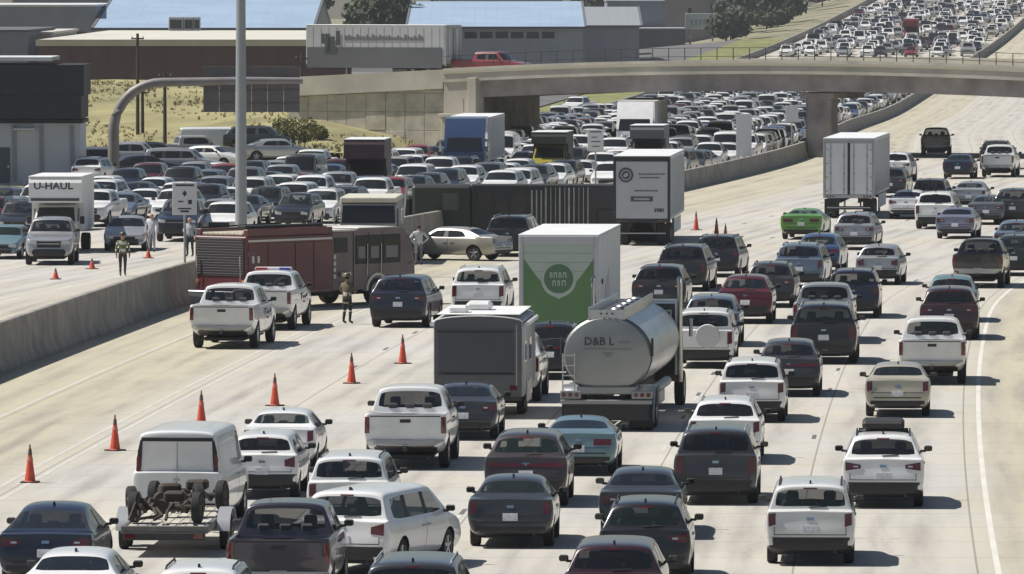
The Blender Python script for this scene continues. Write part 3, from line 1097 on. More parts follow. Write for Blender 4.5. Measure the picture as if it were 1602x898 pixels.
# ---- median barrier
M_BARR = mat('weathered_barrier_concrete', (.285, .265, .23), rough=.9, var=.28, scale=.9, bump=.2, bscale=12, var2=(.26, .25, .23))
def barrier(name, off, d0, d1, hf, label, m=M_BARR, step=4, k=1.0):
    rings = []
    d = d0
    while d <= d1:
        h = hf(d)
        a = road_ang(d)
        cx, z = med(d) + off, road_z(d)
        prof = [(-.34, -.1), (-.34, .08), (-.20, .38), (-.13, h - .03), (-.10, h), (.10, h), (.13, h - .03), (.20, .38), (.34, .08), (.34, -.1)]
        rings.append([(cx + x * k * math.cos(a), d - x * k * math.sin(a), z + zz) for x, zz in prof])
        d += step
    o = MB().loft(rings, 0).build(name, [m], angle=30)
    return tag(o, label, 'barrier')
barrier('median_barrier', 0, -20, 2450, lambda d: 1.5 - .42 * sstep(165 * K, 225 * K, d), 'long grey concrete median barrier curving between the two carriageways')
barrier('edge_barrier', -32.2, 300 * K, 2450, lambda d: .85, 'low pale concrete barrier along the grass verge of the southbound road')

# ---- light pole standing in the median
p = Vector((-424 * 157 / 6000, 157 * K, .0))
t = thing('light_pole', 'tall grey tapered lighting pole rising from the median behind the fire engine', 'light pole', p)
M_POLE = mat('grey_pole_paint', (.30, .32, .335), rough=.5, metal=.25, var=.1, scale=.8)
MB().cyl((0, 0, .06), (0, 0, 15.5), .255, .17, 16).build('shaft', [M_POLE], t)
MB().cyl((0, 0, 0), (0, 0, .07), .38, .38, 16).build('base_plate', [M_POLE], t)
b = MB()
for k in range(6):
    a = k * math.pi / 3
    b.cyl((.32 * math.cos(a), .32 * math.sin(a), .065), (.32 * math.cos(a), .32 * math.sin(a), .17), .025, .025, 6)
b.build('anchor_bolt', [M_DARKST], t)
MB().tube([(0, 0, 15.3), (0, 0, 16.2), (1.2, .2, 16.6), (2.6, .4, 16.7)], .07).build('arm', [M_POLE], t)
MB().box((2.9, .45, 16.66), (.7, .32, .13), 0, .04).build('lamp_head', [M_POLE], t)

# ---- small white sign on the barrier
p = Vector((med(144 * K), 144 * K, 1.48))
t = thing('road_sign', 'small white sign with a diamond on a post, in front of the southbound queue', 'sign', p)
MB().cyl((0, 0, 0), (0, 0, 3.05), .045).build('post', [M_STEEL], t)
M_SIGN = mat('white_sign_sheeting', (.66, .67, .68), rough=.4)
M_INK = mat('sign_ink_black', (.03, .03, .032), rough=.6)
MB().box((0, -.06, 2.42), (.92, .025, 1.22), 0, .008).build('panel', [M_SIGN], t)
MB().prism([(0, .12), (.09, 0), (0, -.12), (-.09, 0)], -.081, -.075, 0, 'y', Matrix.Translation((0, 0, 2.62))).build('diamond_mark', [M_INK], t)
b = MB()
for x, z, w_, h_ in ((0, 2.93, .70, .07), (-.15, 2.32, .2, .05), (.2, 2.30, .14, .16), (0, 2.05, .5, .05), (0, 1.95, .32, .07)):
    b.box((x, -.078, z), (w_, .006, h_))
b.build('lettering_bar', [M_INK], t)
b = MB()
strokes = [(0, -.09, 2.42, .94, .012, 1.24)]
MB().box((0, -.0, 2.42), (.05, .09, 1.1)).build('bracket', [M_STEEL], t)

# ---- curved monotube gantry with the back of a sign panel
p = Vector((-24.0, 231 * K, 0))
t = thing('sign_gantry', 'curved steel mast arm carrying a large grey sign seen from behind', 'gantry', p)
M_TUBE = mat('rust_grey_monotube_steel', (.205, .19, .185), rough=.55, metal=.2, var=.15, scale=1)
pts = [(0, 0, 0), (0, 0, 2.9)]
for k in range(1, 11):
    a = math.pi / 2 * k / 10
    pts.append((2.9 * (1 - math.cos(a)), 0, 2.9 + 3.0 * math.sin(a)))
pts += [(5.5, 0, 5.95), (8, 0, 6.0), (11.4, 0, 6.0)]
MB().tube(pts, [.36, .33] + [.31] * 6 + [.28] * 4 + [.26, .24, .2], 14).build('mast', [M_TUBE], t)
MB().box((0, 0, .05), (1.0, 1.0, .1), 0, .02).build('base_plate', [M_TUBE], t)
M_SB = mat('sign_back_aluminium', (.125, .115, .118), rough=.6, metal=.2, var=.15, scale=.6)
px0 = 5.4
for k in range(6):
    MB().box2((px0 + k * .97, .32, 4.1), (px0 + k * .97 + .955, .36, 6.85), 0, .006).build('back_panel', [M_SB], t)
for z in (4.6, 5.4, 6.2):
    MB().box2((px0, .26, z - .04), (px0 + 5.8, .319, z + .04)).build('stiffener', [M_SB], t)

# ---- dark utility poles
M_WOOD = mat('weathered_pole_timber', (.055, .042, .033), rough=.9, var=.25, scale=3)
for px, d, z1, lab in ((215.5, 268, 8.4, 'tall dark timber pole just inside the curve of the gantry'),
                       (223, 268.5, 4.6, 'short dark timber pole close beside a taller one'),
                       (258, 262, 5.9, 'dark timber pole between the gantry curve and the hanging sign'),
                       (472, 268, 7.0, 'dark pole in front of the end of the retaining wall')):
    d *= K
    x = (px - 801) * d / F_PX
    zb = max(0, (d / K - 262) * .11)
    t = thing('utility_pole', lab, 'pole', (x, d, zb - .1), 0, 'dark poles on the embankment')
    MB().cyl((0, 0, 0), (0, 0, z1 - zb), .14, .10, 10).build('shaft', [M_WOOD], t)
    MB().box((0, 0, z1 - zb - .35), (.9, .08, .10)).build('crossarm', [M_WOOD], t)
    for sx in (-.38, .38):
        MB().cyl((sx, 0, z1 - zb - .30), (sx, 0, z1 - zb - .16), .035, .025, 8).build('insulator', [M_STEEL], t)

# ---- overpass
OA = R(25)
OU, OV = Vector((math.cos(OA), -math.sin(OA), 0)), Vector((math.sin(OA), math.cos(OA), 0))
OP = Vector((20.9, 541, 0))
OT = Matrix(((OU.x, OV.x, 0, OP.x), (OU.y, OV.y, 0, OP.y), (0, 0, 1, 0), (0, 0, 0, 1)))
def ozb(t):
    return 4.5 - .0011 * (t + 3) ** 2 if t > -26 else 3.92 - .05 * (-26 - t)
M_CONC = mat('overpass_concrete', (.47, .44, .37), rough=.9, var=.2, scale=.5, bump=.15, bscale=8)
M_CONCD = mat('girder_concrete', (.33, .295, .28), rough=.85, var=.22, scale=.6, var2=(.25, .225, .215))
M_DECK = mat('overpass_asphalt', (.12, .115, .11), rough=.9, var=.2, scale=1)
ts = [-28.3 + k * 2.5 for k in range(31)]
def along(prof, ts, zf):
    return [[OT @ Vector((t, y, zf(t) + z)) for y, z in prof] for t in ts]
ov = thing('overpass', 'long concrete road bridge crossing both carriageways above the traffic', 'bridge')
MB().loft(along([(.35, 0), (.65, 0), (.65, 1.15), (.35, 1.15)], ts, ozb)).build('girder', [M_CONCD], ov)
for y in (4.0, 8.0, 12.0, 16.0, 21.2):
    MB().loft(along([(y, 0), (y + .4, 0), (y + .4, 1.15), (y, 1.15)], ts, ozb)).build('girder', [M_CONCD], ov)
MB().loft(along([(-.05, 1.153), (22.05, 1.153), (22.05, 1.40), (-.05, 1.40)], ts, ozb)).build('deck', [M_CONC, M_DECK], ov)
pt = MB().loft(along([(-.05, 1.403), (.27, 1.403), (.22, 2.12), (-.02, 2.12)], ts, ozb))
pt.build('parapet', [M_CONC], ov)
MB().loft(along([(21.73, 1.403), (22.05, 1.403), (22.02, 2.12), (21.78, 2.12)], ts, ozb)).build('parapet', [M_CONC], ov)
MB().loft(along([(-.11, 1.72), (-.053, 1.72), (-.053, 1.90), (-.11, 1.90)], ts, ozb)).build('parapet_rail', [mat('buff_rail', (.43, .40, .30), rough=.8)], ov)
# pier and its cap
pr = MB()
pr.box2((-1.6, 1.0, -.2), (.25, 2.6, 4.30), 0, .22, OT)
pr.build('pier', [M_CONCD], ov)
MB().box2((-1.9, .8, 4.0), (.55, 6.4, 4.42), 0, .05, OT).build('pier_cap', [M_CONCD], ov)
# abutment
aw = OT @ Vector((-25.6, .42, 0))
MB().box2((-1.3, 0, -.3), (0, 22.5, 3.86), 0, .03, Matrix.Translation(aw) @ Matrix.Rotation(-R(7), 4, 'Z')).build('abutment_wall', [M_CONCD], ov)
MB().box2((-28.3, -.35, -.3), (-25.6, .398, 2.55), 0, .04, OT).build('abutment_base', [M_CONC], ov)
MB().box2((-28.4, -.65, 2.553), (-25.4, .30, 2.80), 0, .03, OT).build('bearing_ledge', [M_CONC], ov)
MB().box2((-28.3, .05, 2.803), (-26.3, .9, 5.45), 0, .03, OT).build('end_block', [M_CONC], ov)
MB().box2((-26.25, -.45, 2.803), (-25.6, .9, 5.30), 0, .03, OT).build('end_pilaster', [M_CONC], ov)
# fence on the near parapet
fe = thing('bridge_fence', 'thin dark post and rail fence along the top of the overpass parapet', 'fence')
M_FENCE = mat('dark_fence_steel', (.06, .058, .052), rough=.6, metal=.3)
pm = MB().cyl((0, 0, 0), (0, 0, .85), .035, .03, 8).mesh('fence_post', [M_FENCE])
tt = -24.5
while tt < 34:
    o = link('fence_post', pm, fe)
    o.location = OT @ Vector((tt, .10, ozb(tt) + 2.10))
    tt += 1.2
for z in (2.35, 2.93):
    MB().loft(along([(.08, z), (.12, z), (.12, z + .04), (.08, z + .04)], ts, ozb)).build('fence_rail', [M_FENCE], fe)

# approach: retaining wall of cast panels, its parapet, the fill behind it
def wz(t):      # top of the retaining wall panels
    return ozb(t) + .72
M_PANEL = mat('retaining_panel_concrete', (.50, .465, .385), rough=.95, var=.25, scale=1.2, bump=.35, bscale=14)
rw = thing('retaining_wall', 'grey panelled retaining wall under the overpass approach, grass slope at its foot', 'wall')
tw = [-40.5 + 1.0 * k for k in range(12)] + [-28.35]
MB().loft([[OT @ Vector((t, y, z)) for y, z in ((.36, -.5), (16, -.5), (16, ozb(t) + 1.30), (.36, ozb(t) + 1.30))] for t in tw]).build('fill', [M_PANEL], rw)
t0 = -28.4
while t0 > -39.5:
    t1 = t0 - 1.5
    z = .3
    row = 0
    while z < wz(t0) - .2:
        z1 = min(z + 1.3, wz(t1))
        if z1 - z > .2:
            MB().box2((t1 + .018, .30 + rng.uniform(-.02, .02), z + .015), (t0 - .018, .42, z1 - .015), 0, .02, OT).build('panel', [M_PANEL], rw, angle=20)
        z += 1.3
    t0 = t1
MB().loft(along([(.02, .72), (.40, .72), (.36, 2.05), (.06, 2.05)], [t for t in tw if t > -47], ozb)).build('coping_parapet', [M_CONC], rw)

# ---- grassy embankment left of the bridge
M_GRASS = mat('dry_verge_grass', (.275, .245, .115), rough=.95, var=.42, scale=.13, var2=(.20, .185, .08), bump=.5, bscale=3)
EDGE = [(460, -31.8), (500, -26), (545, -25.5), (575, -26), (600, -31.8)]
def emb_z(x, d):
    e = med(d) + interp(EDGE, d)
    d = d / K
    base = interp([(-60, 262), (-30, 259), (-20, 254), (-16, 242), (-12, 238), (-9, 240), (-5, 251), (-1, 262)], x)
    k = interp([(-20, .115), (-16, .095), (-6, .040)], x)
    return max(0.0, min(3.7, (d - base) * k)) * sstep(0, -2.5, x - e) * (1 if d < 318 else max(0, 1 - (d - 318) / 14))
vs, fs = [], []
exs = [-120 + 3 * k for k in range(42)]
eds = [(250 + 2 * k) * K for k in range(44)]
for d in eds:
    xe = med(d) + interp(EDGE, d)
    for x in [-120 + (xe + 120) * k / 41 for k in range(42)]:
        vs.append((x, d, emb_z(x, d) + .14 * math.sin(x * 1.7 + d * .5) * math.sin(d * .4 + x * .3) * min(1, emb_z(x, d)) - .004))
for i in range(len(eds) - 1):
    for j in range(len(exs) - 1):
        a = i * len(exs) + j
        fs.append((a, a + 1, a + 1 + len(exs), a + len(exs)))
tag(MB().add(vs, fs).build('embankment_slope', [M_GRASS], angle=0), kind='structure')
# dry tufts standing on the slope
r3 = random.Random(5)
vs, fs = [], []
while len(fs) < 9000:
    x, d = r3.uniform(-48, -3), r3.uniform(490, 655)
    z = emb_z(x, d)
    if z < .25 or math.sin(x * .55 + 2 * math.sin(d * .11)) + math.sin(d * .16 + x * .2) < r3.uniform(-1.2, 1.4):
        continue
    h_ = r3.uniform(.10, .26)
    for q in range(3):
        a_ = r3.uniform(0, 6.28)
        dx, dy = math.cos(a_) * .09, math.sin(a_) * .09
        o_ = len(vs)
        lx, ly = r3.uniform(-.2, .2), r3.uniform(-.2, .2)
        vs += [(x - dx, d - dy, z - .1), (x + dx, d + dy, z - .1), (x + lx, d + ly, z + h_)]
        fs.append((o_, o_ + 1, o_ + 2))
tag(MB().add(vs, fs).build('grass_tufts', [mat('dry_tuft_straw', (.33, .285, .14), rough=.95, var=.3, scale=.3, var2=(.24, .22, .10))], angle=0), kind='stuff')
# frontage yard of asphalt between the queue and the slope
M_YARD = mat('yard_asphalt', (.115, .115, .115), rough=.9, var=.25, scale=.3)
vs, fs = [], []
dd = [(150 + 10 * k) * K for k in range(12)]
for d in dd:
    vs += [(-140, d, -.006), (med(d) - 33, d, -.006)]
for i in range(len(dd) - 1):
    fs.append((2 * i, 2 * i + 1, 2 * i + 3, 2 * i + 2))
tag(MB().add(vs, fs).build('frontage_pavement', [M_YARD], angle=0), kind='structure')
# frontage road and verge beyond the bridge
M_VERGE = mat('green_verge_grass', (.20, .20, .07), rough=.95, var=.3, scale=.4, var2=(.12, .15, .04))
vs, fs = [], []
dd = [(283 + 8 * k) * K for k in range(40)]
for d in dd:
    for o in (-41, -33):
        vs.append((med(d) + o, d, road_z(d) + .02))
for i in range(len(dd) - 1):
    fs.append((2 * i, 2 * i + 1, 2 * i + 3, 2 * i + 2))
tag(MB().add(vs, fs).build('grass_verge', [M_VERGE], angle=0), kind='structure')
vs, fs = [], []
for d in dd:
    for o in (-62, -41.1):
        vs.append((med(d) + o, d, land_z(med(d) + o, d) + .02))
for i in range(len(dd) - 1):
    fs.append((2 * i, 2 * i + 1, 2 * i + 3, 2 * i + 2))
tag(MB().add(vs, fs).build('frontage_road', [M_YARD], angle=0), kind='structure')

# ---- foliage
M_LEAFS = [mat('foliage_dark_green', (.035, .055, .022), rough=.8, var=.4, scale=.8), mat('foliage_mid_green', (.06, .085, .03), rough=.8, var=.35, scale=.8),
           mat('foliage_olive_yellow', (.15, .145, .045), rough=.85, var=.3, scale=1.5), mat('foliage_grey_green', (.07, .085, .06), rough=.85, var=.3, scale=1)]
M_BARK = mat('tree_bark', (.07, .055, .042), rough=.95, var=.3, scale=4)
def crown_mesh(rx, rz, n, leaf, m, seed, lobes=9):
    r_ = random.Random(seed)
    L_ = []
    for k in range(lobes):
        a, e = r_.uniform(0, 6.283), r_.uniform(-.5, 1)
        L_.append((Vector((math.cos(a) * rx * .6 * r_.uniform(.3, 1), math.sin(a) * rx * .6 * r_.uniform(.3, 1), e * rz * .62)), r_.uniform(.32, .55)))
    vs, fs = [], []
    for k in range(n):
        c, s_ = L_[r_.randrange(lobes)]
        d = Vector((r_.gauss(0, 1), r_.gauss(0, 1), r_.gauss(0, 1))).normalized() * r_.uniform(.55, 1.05) ** .6
        p_ = c + Vector((d.x * rx * s_, d.y * rx * s_, d.z * rz * s_))
        nrm = (d + Vector((r_.gauss(0, .5), r_.gauss(0, .5), r_.gauss(0, .5)))).normalized()
        u_ = nrm.orthogonal().normalized()
        u_ = Matrix.Rotation(r_.uniform(0, 6.28), 3, nrm) @ u_
        w_ = nrm.cross(u_)
        q = leaf * r_.uniform(.6, 1.3)
        o = len(vs)
        vs += [tuple(p_ + u_ * q), tuple(p_ + w_ * q * .6), tuple(p_ - u_ * q), tuple(p_ - w_ * q * .6)]
        fs.append((o, o + 1, o + 2, o + 3))
    return MB().add(vs, fs).mesh('crown', [m], 0)
def tree(x, d, z, h, rx, mi, label, seed, group='trees beyond the overpass', name='leafy_tree', cat='tree', n=1500):
    t = thing(name, label, cat, (x, d, z), 0, group)
    link('crown', crown_mesh(rx, h * .42, n, .26 + rx * .05, M_LEAFS[mi], seed), t, (0, 0, h * (.58 if h > 8 else .40)))
    b = MB().tube([(0, 0, -.2), (.05, 0, h * .3), (-.05, .1, h * .62)], [.06 * h * .5, .045 * h * .5, .02 * h * .5], 8)
    r_ = random.Random(seed)
    for k in range(5):
        a = r_.uniform(0, 6.28)
        b.tube([(0, 0, h * (.28 + .06 * k)), (math.cos(a) * rx * .35, math.sin(a) * rx * .35, h * (.45 + .07 * k)), (math.cos(a) * rx * .6, math.sin(a) * rx * .6, h * (.55 + .07 * k))], [.018 * h, .011 * h, .004 * h], 6)
    b.build('trunk', [M_BARK], t)
    return t
shrubs = [(466, 252.5, 1.7, 1.5, 'largest yellow green shrub at the foot of the embankment slope'), (428, 254, 1.0, 1.2, 'round olive shrub between the lighting pole and the largest shrub'),
          (492, 256, 1.1, 1.0, 'ragged yellow shrub close behind the largest shrub'), (447, 257, 1.2, 1.1, 'olive shrub half hidden behind the largest shrub'),
          (330, 260, 1.0, 1.5, 'dull green shrub on the slope under the hanging sign'), (402, 256, .9, 1.0, 'smallest shrub tight against the lighting pole')]
for i, (px, d, h, rx, lab) in enumerate(shrubs):
    d *= K
    x = (px - 801) * d / F_PX
    t = thing('shrub', lab, 'shrub', (x, d, emb_z(x, d)), 0, 'shrubs at the foot of the embankment')
    link('foliage', crown_mesh(rx, h * .6, 1300, .11, M_LEAFS[2], 50 + i, 10), t, (0, 0, h * .5))
    b = MB()
    for k in range(5):
        a = k * 1.26
        b.tube([(0, 0, -.1), (math.cos(a) * rx * .3, math.sin(a) * rx * .3, h * .4)], [.03, .012], 5)
    b.build('stem', [M_BARK], t)

# ---- buildings
def wall_mat(name, c, var=.12, scale=.4):
    return mat(name, c, rough=.85, var=var, scale=scale)
def X(px, d):
    return (px - 801) * d * K / F_PX
def Z(py, d):
    return CAM_Z - (py - HORIZON) * d * K / F_PX
def block(name, label, px0, px1, d0, depth, ytop, wallm, roofm, zbase=0.0, parapet=.35, group='buildings beyond the overpass', ztop=None, windows=(), cat='building'):
    x0, x1 = X(px0, d0), X(px1, d0)
    zt = Z(ytop, d0) if ztop is None else ztop
    t = thing(name, label, cat, ((x0 + x1) / 2, d0 * K, zbase), 0, group)
    depth = depth * K
    w2, hh = (x1 - x0) / 2, zt - zbase
    MB().box2((-w2, 0, -3), (w2, depth, hh)).build('wall', [wallm], t)
    MB().box2((-w2 - .15, -.15, hh + .003), (w2 + .15, depth + .15, hh + .22), 0, .03).build('roof', [roofm], t)
    for (wx0, wx1, wz0, wz1) in windows:
        f = MB().box2((wx0, -.06, wz0), (wx1, -.003, wz1)).build('window', [M_SILV], t)
        MB().box2((wx0 + .08, -.085, wz0 + .08), (wx1 - .08, -.062, wz1 - .08)).build('pane', [M_GLASS], f)
    return t, w2, hh
M_CREAM = wall_mat('cream_stucco', (.46, .44, .36)); M_CREAMR = wall_mat('cream_roof_membrane', (.52, .50, .44), .15, .15)
M_MAROON = mat('maroon_metal_siding', (.085, .045, .050), rough=.6, var=.2, scale=.3)
M_GREYB = wall_mat('blue_grey_siding', (.20, .215, .245)); M_GREYC = wall_mat('pale_grey_siding', (.30, .31, .33))
M_BLUER = mat('pale_blue_metal_roof', (.33, .43, .56), rough=.45, metal=.1, var=.12, scale=.15)
M_WHITER = mat('white_metal_roof', (.62, .63, .62), rough=.5, var=.12, scale=.2)
M_DARKB = wall_mat('dark_blue_siding', (.045, .055, .075)); M_BLACKF = mat('black_fascia_cladding', (.017, .018, .022), rough=.7, var=.2, scale=.5)
M_SLATE = wall_mat('slate_grey_siding', (.10, .105, .115)); M_PINK = wall_mat('pinkish_stucco', (.27, .235, .24))

# small building with the black fascia beside the southbound road
t, w2, hh = block('roadside_building', 'pale grey building under a deep black fascia, behind the moving van', -140, 126, 226, 3, 0, wall_mat('off_white_siding', (.58, .59, .61)), M_BLACKF, ztop=3.62, cat='building', group='buildings beside the southbound road')
MB().box2((-w2 - .1, -1.0, 3.90), (w2 + .1, 3.3 * K, 5.25), 0, .03).build('fascia', [M_BLACKF], t)
MB().box2((-w2 - .1, -1.0, 5.253), (w2 + .25, 3.3 * K, 7.1), 0, .03).build('fascia', [M_BLACKF], t)
for x in (-1.5, 1.0, 2.6, 4.4):
    MB().box2((x, -.10, .2), (x + .22, -.003, 3.5)).build('pilaster', [M_GREYC], t)
f = MB().box2((.15, -.05, .1), (.85, -.003, 2.2)).build('door', [M_SLATE], t)
MB().box2((.72, -.10, 1.0), (.78, -.052, 1.15)).build('handle', [M_CHROME], f)
MB().box((1.75, -.5, 3.3), (1.3, .9, .10), 0, .02).build('awning', [M_WHITER], t)
MB().box2((-w2, -1.2, 7.3), (w2 - 1.6, 3.3 * K, 7.55), 0, .03).build('roof_coping', [M_WHITER], t)

# long maroon shed behind the embankment
t, w2, hh = block('warehouse', 'long low maroon walled shed with a cream roof and rooftop units', 60, 704, 336, 60, 66, M_MAROON, M_CREAMR)
for k in range(22):
    MB().box2((-w2 + 1.0 + k * 1.66, -.05, 1.0), (-w2 + 1.12 + k * 1.66, -.003, hh - .05)).build('siding_rib', [M_MAROON], t)
MB().box2((-w2 - .2, -.28, hh - .32), (w2 + .2, -.153, hh + .24)).build('roof_edge_trim', [M_CREAM], t)
for px, wd in ((276, 1.5), (296, 1.0), (309, .6)):
    a = MB().box((X(px, 392) - t.location.x, 56 * K, hh + .95), (wd, 1.6, 1.4), 0, .05).build('rooftop_unit', [M_STEEL], t)
    MB().box((X(px, 392) - t.location.x, 56 * K - .85, hh + .9), (wd * .8, .06, .9)).build('grille', [M_DARKST], a)
# cream parapet building behind its left end
block('warehouse', 'cream block with a plain parapet rising behind the end of the maroon shed', 30, 82, 352, 20, 53, M_CREAM, M_CREAMR)
# grey blue block, upper corner
t, w2, hh = block('warehouse', 'grey blue flat roofed block with one long dark window band', -60, 150, 418, 25, 10, M_GREYB, M_WHITER)
f = MB().box2((-w2 + 10.0, -.1, 4.9), (-w2 + 13.6, -.003, 6.3)).build('window', [M_DARKB], t)
MB().box2((-w2 + 10.3, -.13, 5.2), (-w2 + 13.3, -.103, 6.0)).build('pane', [M_GLASS], f)
block('warehouse', 'slate siding building standing beside the cream parapet block', -70, 44, 345, 20, 50, M_GREYB, M_SLATE)
def gable_shed(label, px0, px1, d0, yeave, depth, zr, wallm, roofm, nm='warehouse'):
    x0, x1 = X(px0, d0), X(px1, d0)
    t = thing(nm, label, 'building', ((x0 + x1) / 2, d0 * K, 0), 0, 'buildings beyond the overpass')
    depth = depth * K
    w2, ze = (x1 - x0) / 2, Z(yeave, d0)
    MB().prism([(0, -3), (2 * depth, -3), (2 * depth, ze), (depth, zr), (0, ze)], -w2, w2, 0, 'x').build('wall', [wallm], t)
    n_ = max(3, int(2 * w2 / 1.3))
    for k in range(n_):
        a, b_ = -w2 - .2 + k * (2 * w2 + .4) / n_, -w2 - .2 + (k + 1) * (2 * w2 + .4) / n_
        MB().prism([(-.5, ze - .05), (depth, zr + .08), (depth, zr + .16), (-.5, ze + .03)], a + .004, b_ - .004, 0, 'x').build('roof_panel', [roofm], t, angle=0)
    MB().prism([(depth + .02, zr + .16), (2 * depth + .5, ze - .0), (2 * depth + .5, ze - .08), (depth + .02, zr + .08)], -w2 - .2, w2 + .2, 0, 'x').build('roof_panel', [roofm], t, angle=0)
    MB().box2((-w2 - .2, -.62, ze - .25), (w2 + .2, -.503, ze + .05)).build('gutter', [M_SLATE], t)
    for sx in (-1, 1):
        MB().prism([(-.5, ze - .2), (depth, zr - .05), (depth, zr + .22), (-.5, ze + .09)], sx * (w2 + .21), sx * (w2 + .50), 0, 'x').build('gable_trim', [M_SLATE], t, angle=0)
    return t, w2, ze
gable_shed('wide pale blue metal roofed shed behind the maroon shed', 150, 486, 412, 44, 22, 10.0, M_CREAM, M_BLUER)
t, w2, ze = gable_shed('second pale blue metal roofed shed with a teal window band', 640, 912, 470, 42, 24, 9.0, M_GREYC, M_BLUER)
for k in range(9):
    f = MB().box2((-w2 + 1 + k * 1.9, -.08, ze - 1.5), (-w2 + 2.7 + k * 1.9, -.003, ze - .5)).build('window', [M_SILV], t)
    MB().box2((-w2 + 1.08 + k * 1.9, -.1, ze - 1.42), (-w2 + 2.62 + k * 1.9, -.083, ze - .58)).build('pane', [M_GLASS], f)
gable_shed('low grey pitched roof building next to the second blue roof', 872, 1000, 520, 40, 14, 8.0, M_GREYC, M_STEEL)
block('warehouse', 'pale blue grey box building with corner pilasters beyond the grey pitched roof', 950, 1040, 610, 20, 3, M_GREYB, M_GREYB)
t, w2, hh = block('warehouse', 'pinkish building with one narrow dark window behind the white board', 1038, 1118, 640, 20, -2, M_PINK, M_SLATE)
f = MB().box2((-.3, -.1, hh - 3.2), (.5, -.003, hh - 1.4)).build('window', [M_SILV], t)
MB().box2((-.2, -.13, hh - 3.1), (.4, -.103, hh - 1.5)).build('pane', [M_GLASS], f)
t, w2, hh = block('warehouse', 'grey shed with a lighter sloped roof below the pinkish building', 990, 1072, 600, 14, 46, M_SLATE, M_GREYC)
block('warehouse', 'long low slate building under the white board', 1060, 1200, 690, 12, 52, M_SLATE, M_SLATE)
block('warehouse', 'narrow dark blue block standing at the side of the grey shed', 942, 992, 560, 8, 47, M_DARKB, M_DARKB)
block('warehouse', 'wide slate blue roofed building behind the shed with teal windows', 690, 880, 580, 25, -3, M_GREYC, M_SLATE)
block('warehouse', 'white fascia building far behind the first blue roof', 20, 420, 470, 30, -8, M_GREYB, M_WHITER)
# white board on posts
d = 620
t = thing('billboard', 'white board with faint grey lettering on two posts beyond the overpass', 'billboard', (X(1097, d), d * K, 0))
MB().box2((-2.6, -.1, Z(46, d)), (2.6, .1, Z(21, d)), 0, .03).build('board', [mat('white_board_face', (.62, .63, .62), rough=.5)], t)
b = MB()
for k in range(5):
    b.box2((-1.75 + k * .68, -.112, Z(40, d)), (-1.3 + k * .68, -.103, Z(30, d)))
b.build('lettering', [mat('faint_grey_print', (.40, .41, .41), rough=.6)], t)
for sx in (-1, 1):
    MB().cyl((sx * 1.8, .0, -2), (sx * 1.8, .0, Z(46, d) - .003), .16).build('post', [M_STEEL], t)

# trees beyond the overpass
tl = [(612, 490, 12.6, 6.0, 0, 'broad dark green tree filling the gap between the two blue roofs'), (575, 500, 11.5, 4.0, 1, 'smaller green tree at the edge of the first blue roof'),
      (1132, 662, 9.5, 4.4, 0, 'dark tree directly behind the white board'), (1176, 692, 10, 4.6, 3, 'grey green tree just past the white board'),
      (1212, 722, 9.8, 4.6, 0, 'dark tree midway between the white board and the far queue'), (1252, 746, 9.6, 4.6, 3, 'grey green tree beside the midway dark tree'),
      (1292, 790, 9.0, 4.4, 1, 'green tree closest to the far southbound queue'), (1236, 716, 6.5, 3.6, 1, 'low green tree in front of the grey green pair'),
      (1335, 870, 10, 5.5, 3, 'pale tree on the hillside above the far queue'), (1150, 800, 13, 6.5, 0, 'tall dark tree rising behind the white board group'),
      (1290, 880, 14, 7, 0, 'dark tree high behind the far queue'), (1225, 840, 14, 7, 3, 'tall grey green tree highest behind the board group'),
      (1182, 760, 12, 6, 0, 'dark tree filling the gap behind the grey green tree past the board'), (1320, 905, 12, 7, 0, 'dark round tree high on the hillside edge of the queue'),
      (1136, 598, 5.2, 4.6, 0, 'first dark tree of the low row past the white board'), (1150, 640, 8.0, 5.2, 3, 'second tree of the low row past the white board'),
      (1163, 616, 4.6, 4.4, 1, 'third tree of the low row past the white board'), (1184, 652, 7.8, 5.6, 0, 'fourth tree of the low row past the white board'),
      (1199, 634, 4.4, 4.2, 0, 'fifth tree of the low row past the white board'), (1216, 700, 7.9, 6.0, 3, 'sixth tree of the low row past the white board'),
      (1240, 664, 5.0, 4.6, 0, 'seventh tree of the low row past the white board'), (1262, 730, 7.6, 6.2, 0, 'eighth tree of the low row past the white board'),
      (1286, 706, 4.8, 4.6, 3, 'ninth tree of the low row past the white board'), (1304, 760, 7.2, 6.0, 0, 'tenth tree of the low row past the white board'),
      (1326, 748, 4.2, 4.4, 1, 'eleventh and last tree of the low row, by the far queue'),
      (720, 590, 13, 6, 0, 'dark tree showing over the second blue roof'), (470, 560, 14, 7, 0, 'dark tree showing over the first blue roof'),
      (930, 640, 13.5, 6, 0, 'dark tree over the grey pitched roof'), (1040, 760, 14, 7, 1, 'green tree over the pinkish building')]
for i, (px, d, h, rx, mi, lab) in enumerate(tl):
    tree(X(px, d), d * K, land_z(X(px, d), d * K) - .2, h, rx, mi, lab, 200 + i)
# ------------------------------------------------------------------ trucks, trailers, emergency vehicles (rear at y = 0, forward +y)
def wheels(parent, xs, ys, r=.50, w=.28, alloy=None, name='wheel', y0=0, z=None):
    tyre, rim = wheel_pair(r, w, alloy or M_ALU)
    for y in ys:
        for x in xs:
            o = link(name, tyre, parent, (x, y + y0, r if z is None else z))
            if x < 0:
                o.rotation_euler = (0, 0, math.pi)
            link('rim', rim, o)
M_TRAILER = mat('trailer_white_skin', (.60, .61, .63), rough=.45, var=.08, scale=.8)
M_GREYSKIN = mat('trailer_grey_skin', (.42, .43, .455), rough=.4, var=.08, scale=.8)
M_INKD = mat('dark_print', (.05, .055, .065), rough=.5)
M_MUD = mat('mudflap_rubber', (.02, .02, .021), rough=.8)

